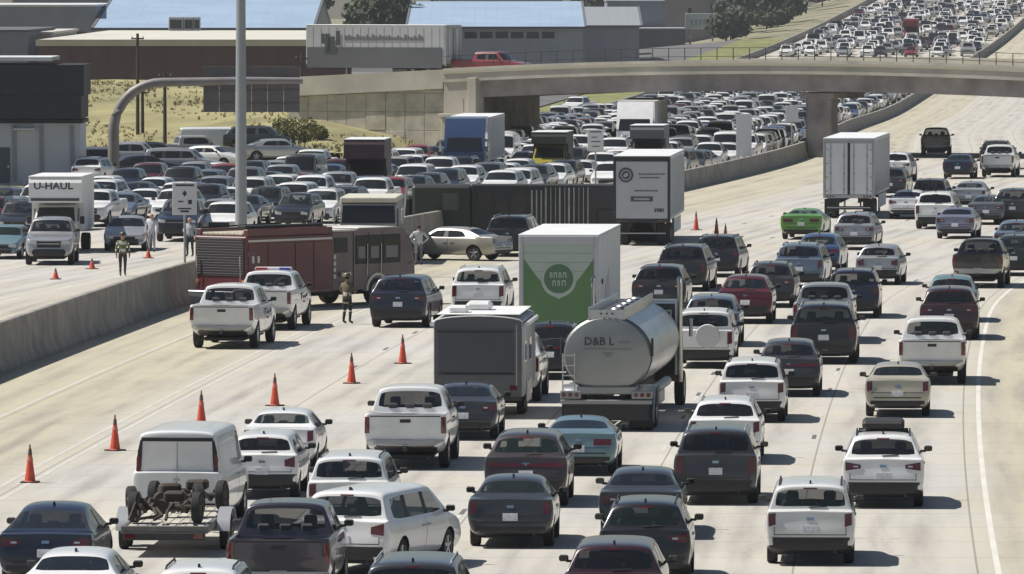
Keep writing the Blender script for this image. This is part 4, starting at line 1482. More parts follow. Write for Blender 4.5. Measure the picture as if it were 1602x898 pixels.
def semi_trailer(label, loc, ang, L=14.5, H=4.05, logo=False, cat='semi trailer', skin=None, group='box trailers stuck among the northbound cars'):
    t = thing('semi_trailer', label, cat, loc, -ang, group)
    skin = skin or M_TRAILER
    w = 1.29
    b = MB()
    b.box2((-w, .14, 1.15), (w, L, H), 0, .03)
    for k in range(int(L / .62)):
        for sg in (-1, 1):
            b.box2((sg * w, .5 + k * .62, 1.3), (sg * (w + .012), .53 + k * .62, H - .12), 1)
    b.build('box', [skin, M_STEEL], t)
    MB().box2((-w - .01, .1, H + .002), (w + .01, L + .02, H + .05), 0, .015).build('roof', [M_WHITE], t)
    b = MB()
    for sg in (-1, 1):
        b.box2((sg * (w + .012), .0, 1.05), (sg * (w - .10), .137, H), 0, .01)
    b.box2((-w + .1, .0, H - .20), (w - .1, .137, H), 0, .01)
    b.box2((-w + .1, .0, 1.05), (w - .1, .137, 1.22), 0, .01)
    b.build('rear_frame', [M_DARKST if logo else M_STEEL], t)
    if logo:
        MB().box2((-w + .11, .03, 1.23), (w - .11, .13, H - .21), 0, .01).build('rear_door', [M_GREYSKIN], t)
        e = MB().cyl((-.72, .028, 3.22), (-.72, .012, 3.22), .34, .34, 28)
        em = e.build('emblem', [M_INKD], t)
        ring = MB()
        for k in range(16):
            a = k * math.pi / 8
            ring.box((-.72 + .22 * math.cos(a), .008, 3.22 + .22 * math.sin(a)), (.06, .006, .06))
        for x, z, ww, hh in ((-.72, 3.22, .12, .16), (-.64, 3.25, .05, .10), (-.80, 3.18, .06, .12)):
            ring.box((x, .0075, z), (ww, .006, hh))
        ring.build('emblem_mark', [M_GREYSKIN], em)
        b = MB()
        for x0, x1, z, hh in ((-.15, 1.05, 3.26, .05), (-.10, .82, 3.10, .05), (-.35, .75, 2.50, .05), (.58, 1.0, 1.62, .16)):
            x = x0
            while x < x1:
                q = rng.uniform(.05, .14)
                b.box2((x, .012, z - hh / 2), (min(x + q, x1), .028, z + hh / 2))
                x += q + .025
        b.build('lettering', [M_INKD], t)
        MB().box2((-.5, .0, 2.02), (.5, .028, 2.24), 0, .02).build('black_plate', [M_INKD], t)
        MB().box2((-.36, -.008, 2.08), (.36, -.002, 2.18), 0, .0).build('plate_mark', [M_STEEL], t)
    else:
        for sg in (-1, 1):
            d = MB().box2((sg * .07, .02, 1.23), (sg * (w - .11), .12, H - .21), 0, .012).build('rear_door', [skin], t)
            r_ = MB()
            for x in (.24, .92):
                r_.cyl((sg * x, -.01, 1.25), (sg * x, -.01, H - .24), .022, .022, 8)
                for z in (1.5, 2.3, 3.2):
                    r_.box((sg * x, .005, z), (.12, .03, .06))
            r_.build('lock_rod', [M_STEEL], d)
            hg = MB()
            for z in (1.4, 2.1, 2.8, 3.5):
                hg.box((sg * (w - .16), .008, z), (.16, .024, .06))
            hg.build('hinge', [M_STEEL], d)
        MB().box2((-.068, .05, 1.23), (.068, .11, H - .21)).build('door_seal', [M_TRIM], t)
    lt = MB()
    for sg in (-1, 1):
        for k in range(3):
            l_ = MB().cyl((sg * (.78 + k * .15), .0, 1.13), (sg * (.78 + k * .15), -.02, 1.13), .05, .05, 10).build('tail_light', [M_TAIL], t)
    b = MB()
    b.box2((-1.1, .02, .52), (1.1, .10, .62), 0, .01)
    for x in (-.6, .6):
        b.box2((x - .04, .03, .63), (x + .04, .09, 1.04))
    b.box2((-1.1, .005, .545), (1.1, .018, .595), 1)
    b.build('underride_bar', [M_DARKST, M_SILV], t)
    b = MB()
    for x in (-.5, .5):
        b.box2((x - .06, .3, .80), (x + .06, L - .2, 1.148))
    for y in (1.4, 2.65):
        b.cyl((-1.2, y, .5), (1.2, y, .5), .07)
    b.build('chassis', [M_DARKST], t)
    wheels(t, (-1.12, -.80, .80, 1.12), (1.4, 2.65))
    for sg in (-1, 1):
        MB().box2((sg * .68, .62, .12), (sg * 1.27, .64, 1.0)).build('mudflap', [M_MUD], t)
        MB().box2((sg * (w - .02), 4.2, .45), (sg * w, L - 3.6, 1.12), 0, .005).build('side_skirt', [skin], t)
    for sg in (-1, 1):
        MB().cyl((sg * .9, L - 3, .02), (sg * .9, L - 3, 1.14), .06).build('landing_leg', [M_STEEL], t)
    return t

def tractor(label, loc, ang, cname, group='truck tractors in the traffic', sleeper=True, name='truck_tractor', cat='truck'):
    """front at y = 0 facing -y"""
    t = thing(name, label, cat, loc, -ang, group)
    pm = paint(cname)
    w = 1.22
    b = MB()
    b.loft([[(-x * s, y, z) for x, z in ((-.95, .55), (.95, .55), (1.0, 1.1), (.78, 1.62), (-.78, 1.62), (-1.0, 1.1))] for y, s in ((.05, .90), (.25, 1.0), (1.7, 1.12))])
    b.build('bonnet', [pm], t)
    top = 3.75 if sleeper else 2.9
    prof = [(1.65, .9), (1.72, 1.75), (2.25, 2.72), (3.1, top), (4.7, top + .1), (4.7, .9)] if sleeper else [(1.65, .9), (1.72, 1.75), (2.2, 2.72), (2.5, 2.9), (3.6, 2.9), (3.6, .9)]
    MB().prism(prof, -w, w, 0, 'x').build('cab', [pm], t, angle=20)
    MB().loft([[(-1.08, 1.735, 1.83), (1.08, 1.735, 1.83), (1.08, 1.75, 1.83), (-1.08, 1.75, 1.83)], [(-1.0, 2.17, 2.62), (1.0, 2.17, 2.62), (1.0, 2.2, 2.6), (-1.0, 2.2, 2.6)]]).build('windshield', [M_GLASS], t)
    for sg in (-1, 1):
        MB().prism([(2.05, 1.85), (2.95, 1.85), (2.95, 2.5), (2.3, 2.5)], sg * (w + .002), sg * (w + .012), 0, 'x').build('side_window', [M_GLASS], t)
        MB().box((sg * (w + .22), 1.75, 2.1), (.12, .22, .6), 0, .03).build('mirror', [M_CHROME], t)
        MB().box((sg * .82, .12, 1.0), (.26, .10, .20), 0, .03).build('headlight', [M_HEAD], t)
        MB().box2((sg * .95, .3, .5), (sg * 1.24, 1.35, 1.12), 0, .10).build('fender', [pm], t)
        MB().cyl((sg * 1.05, 3.6 if not sleeper else 4.85, .9), (sg * 1.05, 3.6 if not sleeper else 4.85, 3.7), .08, .08, 10).build('exhaust_stack', [M_CHROME], t)
        MB().cyl((sg * 1.0, 2.4, .62), (sg * 1.0, 3.8, .62), .30, .30, 14).build('fuel_tank', [M_ALU], t)
    MB().box2((-.62, -.02, .70), (.62, .06, 1.50), 0, .02).build('grille', [M_CHROME], t)
    MB().box2((-1.18, -.08, .38), (1.18, .10, .68), 0, .05).build('bumper', [M_CHROME], t)
    b = MB()
    for x in (-.42, .42):
        b.box2((x - .06, .4, .62), (x + .06, 8.0, .9))
    b.build('chassis', [M_DARKST], t)
    wheels(t, (-1.03, 1.03), (.85,), w=.28)
    wheels(t, (-1.06, 1.06), (6.2, 7.4), w=.45)
    return t

def box_truck_front(label, loc, ang, box_c, cab_c, L=7.0, H=3.4, W=2.4, text=None, group='box trucks in the southbound queue', attic=True):
    """a rental style box truck facing the camera: front at y = 0, body towards +y"""
    t = thing('box_truck', label, 'truck', loc, -ang, group)
    pm = mat('box_' + box_c, PAINTS[box_c][0], rough=.5, var=.08)
    cp = paint(cab_c)
    w = W / 2
    # cab
    MB().loft([[(-.88, .05, .45), (.88, .05, .45), (.90, .05, .80), (.80, .05, 1.0), (-.80, .05, 1.0), (-.90, .05, .80)],
               [(-.98, .25, .42), (.98, .25, .42), (1.0, .25, .85), (.86, .25, 1.1), (-.86, .25, 1.1), (-1.0, .25, .85)],
               [(-1.0, 1.25, .42), (1.0, 1.25, .42), (1.02, 1.25, .95), (.92, 1.25, 1.32), (-.92, 1.25, 1.32), (-1.02, 1.25, .95)]]).build('bonnet', [cp], t)
    MB().loft([[(-1.0, 1.24, .42), (1.0, 1.24, .42), (.98, 1.24, 1.32), (-.98, 1.24, 1.32)], [(-1.0, 2.05, .42), (1.0, 2.05, .42), (.86, 2.05, 2.05), (-.86, 2.05, 2.05)], [(-1.0, 2.7, .42), (1.0, 2.7, .42), (.86, 2.7, 2.15), (-.86, 2.7, 2.15)]]).build('cab', [cp], t)
    MB().loft([[(-.88, 1.29, 1.40), (.88, 1.29, 1.40), (.88, 1.36, 1.38), (-.88, 1.36, 1.38)], [(-.78, 1.98, 2.0), (.78, 1.98, 2.0), (.78, 2.04, 1.98), (-.78, 2.04, 1.98)]]).build('windshield', [M_GLASS], t)
    for sg in (-1, 1):
        MB().prism([(1.55, 1.38), (2.5, 1.38), (2.5, 1.95), (2.0, 1.95)], sg * .965, sg * 1.0, 0, 'x').build('side_window', [M_GLASS], t)
        MB().box((sg * 1.18, 1.5, 1.45), (.20, .12, .34), 0, .03).build('mirror', [M_TRIM], t)
        MB().box((sg * .72, .06, .82), (.30, .06, .16), 0, .02).build('headlight', [M_HEAD], t)
    MB().box2((-.52, .0, .62), (.52, .05, .92), 0, .02).build('grille', [M_TRIM], t)
    MB().box2((-1.0, -.06, .36), (1.0, .10, .56), 0, .04).build('bumper', [M_TRIM], t)
    b = MB()
    if attic:
        b.prism([(2.72, .95), (L, .95), (L, H), (1.35, H), (1.2, H - .25), (1.2, 2.22), (2.72, 2.22)], -w, w, 0, 'x')
    else:
        b.prism([(2.72, .95), (L, .95), (L, H), (2.72, H)], -w, w, 0, 'x')
    b.build('box', [pm], t, angle=20)
    MB().box2((-w - .02, 1.3 if attic else 2.7, H + .003), (w + .02, L + .02, H + .05), 0, .015).build('roof', [M_WHITE], t)
    if text:
        put_text(text, .42, M_INK, t, (-.08, 1.19, (H + 2.35) / 2 + .10), (math.pi / 2, 0, 0), 1.15)
        MB().box2((-w + .1, 1.18, 2.3), (w - .1, 1.197, 2.42)).build('stripe', [M_INKD], t)
    b = MB()
    for x in (-.42, .42):
        b.box2((x - .06, .5, .5), (x + .06, L, .9))
    b.box2((-.9, 2.75, .55), (.9, 2.85, .94))
    b.build('chassis', [M_DARKST], t)
    wheels(t, (-.92, .92), (.95,), r=.38, w=.24, alloy=M_SILV)
    wheels(t, (-.95, .95), (L - 1.7,), r=.38, w=.40, alloy=M_SILV)
    return t

def green_box_truck(label, loc, ang):
    t = thing('box_truck', label, 'truck', loc, -ang)
    w, L, z0, H = 1.28, 11.0, 1.05, 3.95
    b = MB().box2((-w, .12, z0), (w, L, H), 0, .03)
    b.build('box', [M_TRAILER], t)
    MB().box2((-w - .02, .06, H + .003), (w + .02, L + .02, H + .05), 0, .015).build('roof', [M_WHITE], t)
    b = MB()
    for sg in (-1, 1):
        b.box2((sg * w, .0, z0 - .1), (sg * (w - .14), .117, H), 0, .015)
    b.box2((-w + .143, .0, H - .26), (w - .143, .117, H), 0, .015)
    b.build('rear_frame', [M_GREYSKIN], t)
    pale = mat('pale_sage_print', (.36, .43, .37), rough=.5); green = mat('leaf_green_print', (.09, .19, .075), rough=.5, var=.12, scale=1); dgreen = mat('dark_green_print', (.07, .15, .085), rough=.5)
    x0 = w - .145
    d = MB()
    n_rows = 9
    zz = [z0 + .02 + (H - .28 - z0) * k / n_rows for k in range(n_rows + 1)]
    for k in range(n_rows):
        d.box2((-x0, .045, zz[k] + .004), (x0, .10, zz[k + 1] - .004), 0)
    door = d.build('roller_door', [pale], t)
    # green lower field: its top edge dips to the middle
    n = 24
    top = []
    for k in range(n + 1):
        x = -x0 + .02 + (2 * x0 - .04) * k / n
        q = abs(x) / x0
        top.append((x, 1.92 + 1.32 * q ** 1.25))
    poly = [(-x0 + .02, z0 + .04), (x0 - .02, z0 + .04)] + top[::-1]
    b = MB()
    for a, c in zip(top, top[1:]):
        b.prism([(a[0], z0 + .04), (c[0], z0 + .04), c, a], .037, .044, 0, 'y')
    b.build('green_field', [green], door)
    e = MB()
    e.cyl((0, .036, 2.55), (0, .030, 2.55), .56, .56, 32)
    e.build('emblem_ring', [pale], door)
    MB().cyl((0, .029, 2.58), (0, .022, 2.58), .47, .47, 32).build('emblem', [dgreen], door)
    b = MB()
    for z, word in ((2.70, ((-.28, .07), (-.16, .10), (.0, .08), (.14, .10))), (2.44, ((-.20, .10), (-.04, .07), (.10, .12)))):
        for x, ww in word:
            b.box2((x, .013, z - .09), (x + .03, .021, z + .09)); b.box2((x + .03, .013, z + .05), (x + ww, .021, z + .09)); b.box2((x + ww - .02, .013, z - .09), (x + ww + .01, .021, z + .05))
    b.build('emblem_strokes', [pale], door)
    brown = mat('rust_brown_bumper', (.085, .045, .04), rough=.7, var=.3)
    MB().box2((-w, -.05, .62), (w, .10, z0 - .12), 0, .02).build('rear_sill', [brown], t)
    for sg in (-1, 1):
        MB().box((sg * .95, -.06, .84), (.26, .02, .09)).build('tail_light', [M_TAIL], t)
    MB().cyl((w + .02, 1.4, 2.45), (w + .06, 1.4, 2.45), .09, .09, 12).build('side_marker', [M_TRIM], t)
    MB().cyl((w + .02, 1.45, 1.5), (w + .02, 1.45, 2.3), .025).build('side_handle', [M_WHITE], t)
    MB().prism([(2.0, 1.1), (5.5, 1.1), (5.2, 2.8), (3.2, 2.2)], w + .002, w + .008, 0, 'x').build('side_graphic', [M_GREYSKIN], t)
    b = MB()
    for x in (-.42, .42):
        b.box2((x - .06, .2, .60), (x + .06, L + 1.9, .95))
    b.cyl((-1, 1.9, .46), (1, 1.9, .46), .06)
    b.build('chassis', [M_DARKST], t)
    wheels(t, (-1.05, -.74, .74, 1.05), (1.9,), r=.46, w=.26, alloy=M_WHITE)
    wheels(t, (-1.02, 1.02), (L + .9,), r=.46, w=.26, alloy=M_WHITE)
    MB().loft([[(-1.1, L + .1, .6), (1.1, L + .1, .6), (1.0, L + .1, 2.6), (-1.0, L + .1, 2.6)], [(-1.1, L + 1.2, .6), (1.1, L + 1.2, .6), (1.0, L + .9, 2.5), (-1.0, L + .9, 2.5)], [(-1.0, L + 2.0, .6), (1.0, L + 2.0, .6), (.9, L + 1.9, 1.4), (-.9, L + 1.9, 1.4)]]).build('cab', [M_WHITE], t)
    return t

def tanker(label, loc, ang):
    t = thing('tanker_truck', label, 'tanker truck', loc, -ang)
    L, a, b_, zc = 10.5, 1.23, 1.07, 2.06
    alu = mat('polished_tank_aluminium', (.62, .63, .64), rough=.30, metal=.85, var=.06, scale=.7)
    alud = mat('brushed_tank_head', (.30, .31, .30), rough=.42, metal=.65, var=.10, scale=1.2)
    N = 40
    def ring(y, k):
        return [(a * k * math.cos(2 * math.pi * i / N), y, zc + b_ * k * math.sin(2 * math.pi * i / N)) for i in range(N)]
    MB().loft([ring(.18, 1.0), ring(L - .2, 1.0)], cap=False).build('tank_shell', [alu], t)
    MB().loft([ring(.0, .30), ring(.015, .75), ring(.06, .92), ring(.179, .992)]).build('tank_head', [alud], t)
    MB().loft([ring(L - .199, .992), ring(L - .06, .9), ring(L, .3)]).build('tank_head', [alud], t)
    b = MB()
    for y in (.18, 3.4, 6.9, L - .22):
        b.loft([ring(y - .03, 1.008), ring(y + .03, 1.008)], cap=False)
    b.build('tank_band', [M_ALU], t)
    # catwalk and rollover rails on top
    zt = zc + b_
    b = MB()
    for sg in (-1, 1):
        b.prism([(sg * .46, zt - .12), (sg * .50, zt - .12), (sg * .50, zt + .16), (sg * .46, zt + .16)], .1, L - .3)
        b.tube([(sg * .48, .1, zt + .18), (sg * .48, L - .3, zt + .18)], .03, 8)
    b.box2((-.455, .1, zt - .12), (.455, .16, zt + .14))
    b.build('rollover_rail', [M_ALU], t)
    b = MB()
    for k in range(25):
        b.box2((-.44, .35 + k * .4, zt + .005), (-.10, .40 + k * .4, zt + .03))
    tag(b.build('catwalk_rung', [M_ALU], t), kind='stuff')
    for y in (1.6, 3.4, 5.2, 7.0, 8.8):
        m = MB().cyl((.14, y, zt - .02), (.14, y, zt + .10), .27, .25, 18).cyl((.14, y, zt + .10), (.14, y, zt + .14), .16, .12, 14, 1).build('manhole', [M_DARKST, M_ALU], t)
    b = MB()
    for x in (-.15, 0, .15):
        b.cyl((x, .09, zt + .04), (x, .06, zt + .04), .03, .03, 8)
    b.build('top_marker_light', [M_TAIL], t)
    lb = put_text('D&B L', .30, M_INKD, t, (-.20, -.012, 2.42), (math.pi / 2, 0, 0), 1.0)
    b = MB()
    for x0, x1, z, h in ((-.62, .66, 2.22, .035), (-.10, .18, 2.10, .05), (-.04, .12, 2.04, .05)):
        b.box2((x0, -.016, z - h / 2), (x1, -.004, z + h / 2))
    b.box2((.34, -.016, 2.36), (.66, -.004, 2.42))
    b.build('lettering_bar', [mat('grey_print', (.20, .205, .21), rough=.5)], t)
    for sg in (-1, 1):
        MB().box((sg * 1.22, .16, 2.27), (.07, .10, .50), 0, .02).build('reflector', [M_DARKST], t)
    # rear deck, bumper, lamps
    MB().box2((-.80, -.05, 1.0), (.80, .8, 1.22), 0, .03).build('tank_saddle', [alud], t)
    MB().box2((-1.23, -.12, .74), (1.23, .05, .86), 0, .02).build('rear_bumper', [alud], t)
    MB().box2((-1.15, -.02, .30), (1.15, .03, .735), 0, .01).build('under_bumper_shade_sheet', [M_DARKST], t)  # dark sheet added below the bumper for the shade under the tank
    for sg in (-1, 1):
        p = MB().box2((sg * .68, -.10, .88), (sg * 1.24, .06, 1.10), 0, .015).build('lamp_box', [alud], t)
        for k in range(3):
            MB().cyl((sg * (.80 + .17 * k), -.101, .99), (sg * (.80 + .17 * k), -.125, .99), .06, .06, 10).build('tail_light', [M_TAIL], p)
        MB().loft([[(sg * .72, 1.35 + .66 * math.cos(q) * -1, .55 + .66 * math.sin(q)) for q in (0,)] + [(sg * 1.25, 1.35 - .66 * math.cos(q), .55 + .66 * math.sin(q)) for q in (0,)] +
                   [(sg * 1.25, 1.35 - .63 * math.cos(q), .55 + .63 * math.sin(q)) for q in (0,)] + [(sg * .72, 1.35 - .63 * math.cos(q), .55 + .63 * math.sin(q)) for q in (0,)]
                   for _ in (0,)] + [[(sg * x, 1.35 - r_ * math.cos(q), .55 + r_ * math.sin(q)) for x, r_ in ((.72, .66), (1.25, .66), (1.25, .63), (.72, .63))] for q in [k * math.pi / 10 for k in range(1, 11)]]).build('fender', [M_ALU], t)
        MB().cyl((sg * 1.16, 2.2, 1.05), (sg * 1.16, 6.6, 1.05), .13, .13, 12).build('hose_tube', [alud], t)
        MB().box2((sg * .7, 3.4, .55), (sg * 1.2, 5.2, .95), 0, .04).build('side_cabinet', [alud], t)
    b = MB()
    for k in range(5):
        b.box2((-1.18, -.02 - .0, .95 + k * .27), (-.86, .02, .98 + k * .27))
    for x in (-1.18, -.86):
        b.cyl((x, 0, .85), (x, 0, 2.1), .018)
    b.build('ladder', [M_ALU], t)
    b = MB()
    for x in (-.42, .42):
        b.box2((x - .08, .1, .70), (x + .08, L + 4.0, 1.0))
    for y in (.95, 2.25):
        b.cyl((-1.1, y, .5), (1.1, y, .5), .07)
    b.box2((-1.0, .25, .45), (1.0, .3, .95))
    b.build('chassis', [M_DARKST], t)
    wheels(t, (-1.07, -.76, .76, 1.07), (1.0, 2.25))
    for sg in (-1, 1):
        MB().box2((sg * .60, .22, .10), (sg * 1.22, .24, .80)).build('mudflap', [M_MUD], t)
    # dark cab ahead with a rack and chrome stacks
    y0 = L + .55
    cabm = paint('black')
    MB().prism([(y0, .8), (y0, 3.0), (y0 + .9, 3.1), (y0 + 1.5, 2.9), (y0 + 2.0, 1.9), (y0 + 2.05, .8)], -1.15, 1.15, 0, 'x').build('cab', [cabm], t, angle=25)
    MB().loft([[(-1.0, y0 + 2.06, .7), (1.0, y0 + 2.06, .7), (.9, y0 + 2.06, 1.75), (-.9, y0 + 2.06, 1.75)], [(-.9, y0 + 3.5, .7), (.9, y0 + 3.5, .7), (.75, y0 + 3.5, 1.5), (-.75, y0 + 3.5, 1.5)]]).build('bonnet', [cabm], t)
    MB().box2((-.8, y0 - .012, 2.0), (.8, y0 - .003, 2.7), 0, .003).build('rear_window', [M_GLASS], t)
    for sg in (-1, 1):
        MB().prism([(y0 + .35, 2.0), (y0 + 1.3, 2.0), (y0 + 1.2, 2.75), (y0 + .35, 2.75)], sg * 1.152, sg * 1.162, 0, 'x').build('side_window', [M_GLASS], t)
        MB().box((sg * 1.40, y0 + 1.7, 2.25), (.10, .2, .5), 0, .02).build('mirror', [M_CHROME], t)
        MB().tube([(sg * 1.22, y0 - .22, .8), (sg * 1.22, y0 - .22, 3.55), (sg * 1.22, y0 - .32, 3.75)], .075, 10).build('exhaust_stack', [M_CHROME], t)
    b = MB()
    for sg in (-1, 1):
        b.box2((sg * 1.08, y0 - .16, 1.0), (sg * 1.14, y0 - .10, 3.1))
        b.box2((sg * .62, y0 - .15, 2.78), (sg * .98, y0 - .11, 2.83))
        b.box2((sg * .94, y0 - .15, 2.45), (sg * .98, y0 - .11, 2.775))
    b.box2((-1.08, y0 - .16, 3.04), (1.08, y0 - .10, 3.1))
    b.build('headache_rack', [M_ALU], t)
    wheels(t, (-1.03, 1.03), (y0 + 2.6,))
    return t

def travel_trailer(label, loc, ang):
    t = thing('travel_trailer', label, 'caravan', loc, -ang)
    w, L, z0, H = 1.22, 6.6, .60, 2.84
    grey = mat('dark_grey_fibreglass', (.085, .088, .093), rough=.45, var=.1, scale=1)
    pan = mat('slate_inset_panel', (.055, .06, .072), rough=.4, var=.08)
    side = mat('caravan_side_skin', (.40, .41, .41), rough=.5, var=.1)
    rings = []
    for y, k, dz in ((0, 1.0, 0), (.10, 1, .03), (L - .8, 1, .03), (L, 1, -.9)):
        arc = [(w * math.cos(q) * 1.0, H - .16 + dz + .16 * math.sin(q)) for q in [math.pi * i / 10 for i in range(11)]]
        rings.append([(-w, y, z0), (w, y, z0)] + [(x, y, z) for x, z in arc])
    MB().loft(rings).build('shell', [side], t, angle=40)
    rr = [(-w + .01, z0 + .02), (w - .01, z0 + .02)] + [(.99 * w * math.cos(q), H - .17 + .16 * math.sin(q)) for q in [math.pi * i / 10 for i in range(11)]]
    MB().prism(rr, -.03, -.002).build('rear_wall', [grey], t)
    f = MB().box2((-w + .10, -.055, 1.28), (w - .24, -.032, 2.40), 0, .02).build('rear_panel', [pan], t)
    MB().box2((-w + .08, -.075, 2.42), (w - .22, -.032, 2.47), 0, .01).build('panel_trim', [M_TRIM], t)
    MB().box2((-w + .08, -.075, 1.22), (w - .22, -.032, 1.26), 0, .01).build('panel_trim', [M_TRIM], t)
    MB().box2((w - .17, -.04, .8), (w - .14, -.031, 2.6)).build('edge_seam', [M_SILV], t)
    MB().box2((-w, -.10, .50), (w, .02, .60), 0, .02).build('rear_bumper', [M_DARKST], t)
    for sg in (-1, 1):
        MB().box((sg * .98, -.05, .86), (.20, .03, .12), 0, .01).build('tail_light', [M_TAIL], t)
        MB().box2((sg * w, 1.9, .35), (sg * (w + .04), 3.9, .95), 0, .02).build('fender', [M_WHITE], t)
        MB().tube([(sg * (w + .09), .4, 2.6), (sg * (w + .09), L - 1.2, 2.6)], .07, 10).build('awning_roll', [M_WHITE], t)
        for y in (.5, L - 1.3):
            MB().box2((sg * (w + .015), y, .8), (sg * (w + .05), y + .06, 2.55)).build('awning_arm', [M_WHITE], t)
        for y in (1.0, 3.4):
            MB().box2((sg * (w + .002), y, 1.5), (sg * (w + .012), y + .9, 2.1), 0, .004).build('side_window', [M_GLASS], t)
    MB().box((0, -.06, .93), (.32, .02, .16)).build('licence_plate', [M_PLATE], t)
    MB().box2((-w + .06, .08, H + .035), (w - .06, L - 1.0, H + .06), 0, .01).build('roof_membrane', [M_WHITE], t)
    MB().box((-.62, 1.2, H + .15), (.55, .8, .20), 0, .06).build('roof_vent', [M_WHITE], t)
    MB().box((-.15, 3.0, H + .17), (.7, .9, .26), 0, .08).build('air_conditioner', [M_WHITE], t)
    b = MB()
    for sg in (-1, 1):
        b.tube([(sg * .8, .1, .55), (sg * .8, L - .4, .55), (0, L + 1.0, .55)], .06, 8)
    b.cyl((-1.0, 2.5, .36), (1.0, 2.5, .36), .05).cyl((-1.0, 3.35, .36), (1.0, 3.35, .36), .05)
    b.build('chassis', [M_DARKST], t)
    wheels(t, (-1.05, 1.05), (2.5, 3.35), r=.36, w=.22)
    return t

def utility_trailer(label, loc, ang):
    t = thing('utility_trailer', label, 'trailer', loc, -ang)
    w, L = .92, 6.4
    st = mat('grey_trailer_steel', (.16, .155, .15), rough=.6, metal=.3, var=.3, scale=3)
    b = MB()
    b.box2((-w, 0, .50), (w, .10, .66), 0, .01)
    b.box2((-w, L - .1, .50), (w, L, .66), 0, .01)
    for sg in (-1, 1):
        b.box2((sg * w, .102, .50), (sg * (w - .10), L - .102, .66), 0, .01)
        b.tube([(sg * .8, L - .05, .55), (0, L + 1.5, .52)], .05, 8)
    b.build('frame', [st], t)
    plank = mat('bleached_deck_plank', (.46, .43, .37), rough=.9, var=.25, scale=3)
    pw = (2 * w - .22) / 8
    for k in range(8):
        MB().box2((-w + .11 + k * pw + .008, .105, .60), (-w + .11 + (k + 1) * pw - .008, L - .105, .645), 0, .006).build('plank', [plank], t)
    MB().box2((-w + .05, -.05, .36), (w - .05, -.002, .52), 0, .01).build('rear_rail', [M_DARKST], t)
    for sg in (-1, 1):
        for y in (1.25, 2.05):
            pass
        q = [k * math.pi / 8 for k in range(9)]
        MB().loft([[(sg * x, 2.97 - r_ * 2.1 * math.cos(a), .42 + r_ * math.sin(a)) for x, r_ in ((.94, .46), (1.22, .46), (1.22, .43), (.94, .43))] for a in q]).build('fender', [M_SILV], t)
        MB().box((sg * .72, -.06, .45), (.2, .02, .10)).build('tail_light', [M_TAIL], t)
    wheels(t, (-1.08, 1.08), (2.55, 3.40), r=.34, w=.2, alloy=M_RIMD)
    return t

M_RUST = mat('rusted_axle_iron', (.055, .043, .032), rough=.85, var=.45, scale=6)
def scrap_axle(label, loc, ang, W=1.55, drop=.0, tilt=0.0, seed=1, struts=2):
    """an old vehicle axle with tyres, differential and springs"""
    t = thing('scrap_axle', label, 'axle', loc, -ang, 'old axles loaded on the trailer')
    t.rotation_euler = (R(tilt), R(seed * 3 % 7 - 3), -ang)
    r_ = random.Random(seed)
    MB().cyl((-W / 2, 0, .33), (W / 2, 0, .33), .06, .06, 10).cyl((-.1, -.18, .33), (-.1, .18, .36), .17, .13, 12).build('axle_tube', [M_RUST], t)
    for sg in (-1, 1):
        MB().tube([(sg * W * .33, -.62, .42), (sg * W * .33, 0, .24), (sg * W * .33, .62, .46)], .045, 6).build('leaf_spring', [M_RUST], t)
    tyre, rim = wheel_pair(.33, .19, M_RUST)
    for sg in (-1, 1):
        o = link('wheel', tyre, t, (sg * W / 2, 0, .33))
        o.data = tyre
        o.rotation_euler = (0, 0, 0 if sg > 0 else math.pi)
        link('rim', rim, o)
    for k in range(struts):
        x = r_.uniform(-.5, .5)
        MB().tube([(x, 0, .4), (x + r_.uniform(-.3, .3), -.5, .15 + r_.uniform(0, .3)), (x + r_.uniform(-.4, .4), -.8, .12)], .035, 6).build('link_bar', [M_RUST], t)
    MB().box((.15, .25, .55), (.45, .4, .22), 0, .05).build('bracket', [M_RUST], t)
    return t

